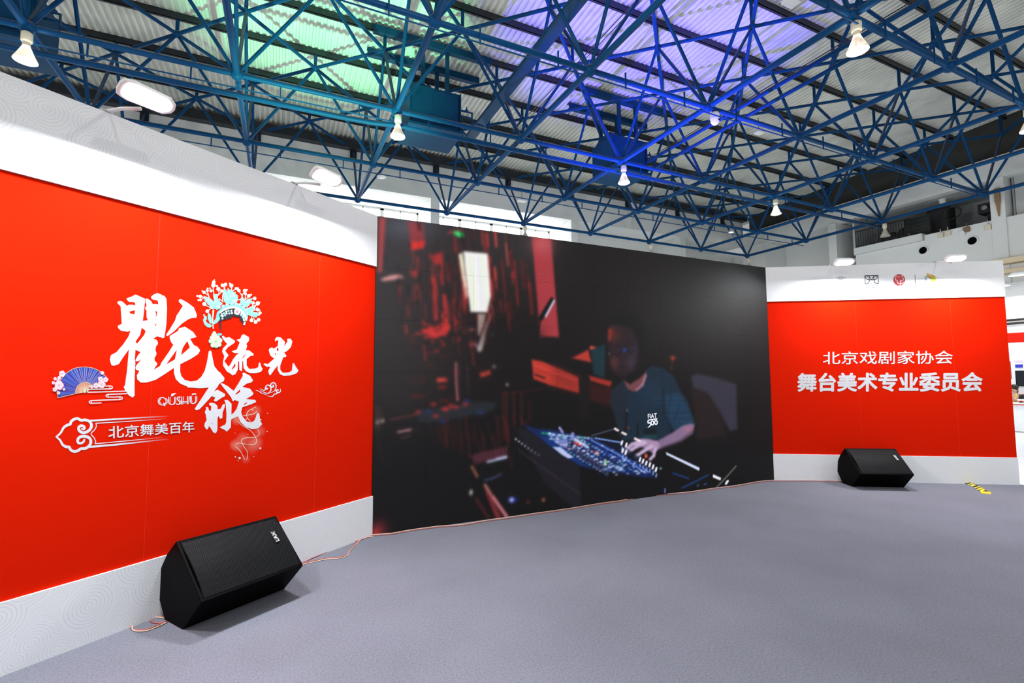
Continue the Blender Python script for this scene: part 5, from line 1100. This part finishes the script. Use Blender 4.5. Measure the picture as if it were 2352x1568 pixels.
for s in (-1, 1):
    b = len(V); V += [(bx-.01, by+s*.15, hz-.20), (bx-.05, by+s*.21, hz-.40), (bx-.26, by+s*.13, .84), (bx-.36, by+s*.05, .90)]; Rr_ += [.06, .045, .035, (.028, .018)]; E_ += [(3, b), (b, b+1), (b+1, b+2), (b+2, b+3)]
    for q in range(5):
        f = len(V); o_ = -.03+.015*q; V += [(bx-.37-.01*(q > 0), by+s*.05+s*.0+o_*.8, .905+.01*(q % 2)), (bx-.42, by+s*.03+o_*.6, .915), (bx-.43, by+s*.01+o_*.4, .94)]; Rr_ += [.009, .0085, .008]; E_ += [(b+3, f), (f, f+1), (f+1, f+2)]
for s in (-1, 1):
    b = len(V); V += [(bx-.05, by+s*.09, .47), (bx-.40, by+s*.10, .49), (bx-.38, by+s*.10, .10), (bx-.44, by+s*.10, .04)]; Rr_ += [.085, .06, .045, .035]; E_ += [(0, b), (b, b+1), (b+1, b+2), (b+2, b+3)]
skin_mesh('body', V, E_, Rr_, SKIN, pw)
# face
fc = MB(); fc.ball((hd.x-.082, by-.03, hz+.012), .011, 8, 6); fc.ball((hd.x-.082, by+.03, hz+.012), .011, 8, 6); obj('eyes', fc, BLACK, pw, True)
obj('nose', MB().ball((hd.x-.092, by, hz-.014), (.016, .012, .02), 8, 6), SKIN, pw, True); obj('mouth', MB().ball((hd.x-.083, by, hz-.045), (.008, .024, .007), 10, 6), mat('lips', (.5, .14, .12), .4), pw, True)
for s in (-1, 1): obj('ear', MB().ball((hd.x+.005, by+s*.084, hz), (.018, .01, .03), 8, 6), SKIN, pw, True)
hm = MB(); hm.ball((hd.x+.018, by, hz+.035), (.098, .094, .105), 16, 10); hm.ball((hd.x+.06, by, hz-.05), (.05, .07, .12), 12, 8); hm.ball((hd.x-.035, by-.03, hz+.09), (.06, .05, .035), 10, 6); hm.ball((hd.x-.035, by+.045, hz+.085), (.055, .04, .045), 10, 6)
obj('hair', hm, HAIR, pw, True)
Vc = [(bx+.005, by, .44), (bx, by, .62), (bx-.005, by, .80), (bx-.015, by, hz-.205), (bx-.02, by, hz-.16)]; Rc = [(.17, .135), (.15, .118), (.17, .12), (.125, .10), (.06, .06)]; Ec = [(0, 1), (1, 2), (2, 3), (3, 4)]
for s in (-1, 1):
    b = len(Vc); Vc += [(bx-.01, by+s*.155, hz-.205), (bx-.045, by+s*.205, hz-.36)]; Rc += [.075, .062]; Ec += [(3, b), (b, b+1)]
skin_mesh('black_shirt', Vc, Ec, Rc, TOP, pw)
obj('lanyard', MB().tube([(bx-.09, by-.055, hz-.15), (bx-.125, by-.045, hz-.24), (bx-.15, by-.01, hz-.36), (bx-.15, by+.01, hz-.36), (bx-.125, by+.045, hz-.24), (bx-.09, by+.055, hz-.15)], .012, 6), mat('yellow_ribbon', (.85, .75, .05), .5), pw, True)
pf = thing('smartphone', (bx-.45, by, .9), 'smartphone held in both hands above the counter', 'phone'); obj('phone_body', MB().obox((bx-.46, by-.04, .90), (.0, .08, 0), (.05, 0, .14), (-.008, 0, .003)), DARK, pf); obj('phone_screen', MB().obox((bx-.458, by-.036, .908), (.0, .072, 0), (.045, 0, .126), (.001, 0, -.0004)), mat('phone_glow', (.4, .45, .7), .2, emit=.6), pf)
st = thing('stool', (bx, by, 0), 'dark stool under the person behind the counter', 'stool'); obj('seat', MB().lathe([(0, .34), (.16, .34), (.17, .36), (.16, .385), (0, .385)], 18, (bx, by, 0)), DARK, st, True)
for a in range(4): obj('leg', MB().tube([(bx+.1*math.cos(a*PI/2+.8), by+.1*math.sin(a*PI/2+.8), .345), (bx+.16*math.cos(a*PI/2+.8), by+.16*math.sin(a*PI/2+.8), -.01)], .014, 8), GREYM, st)
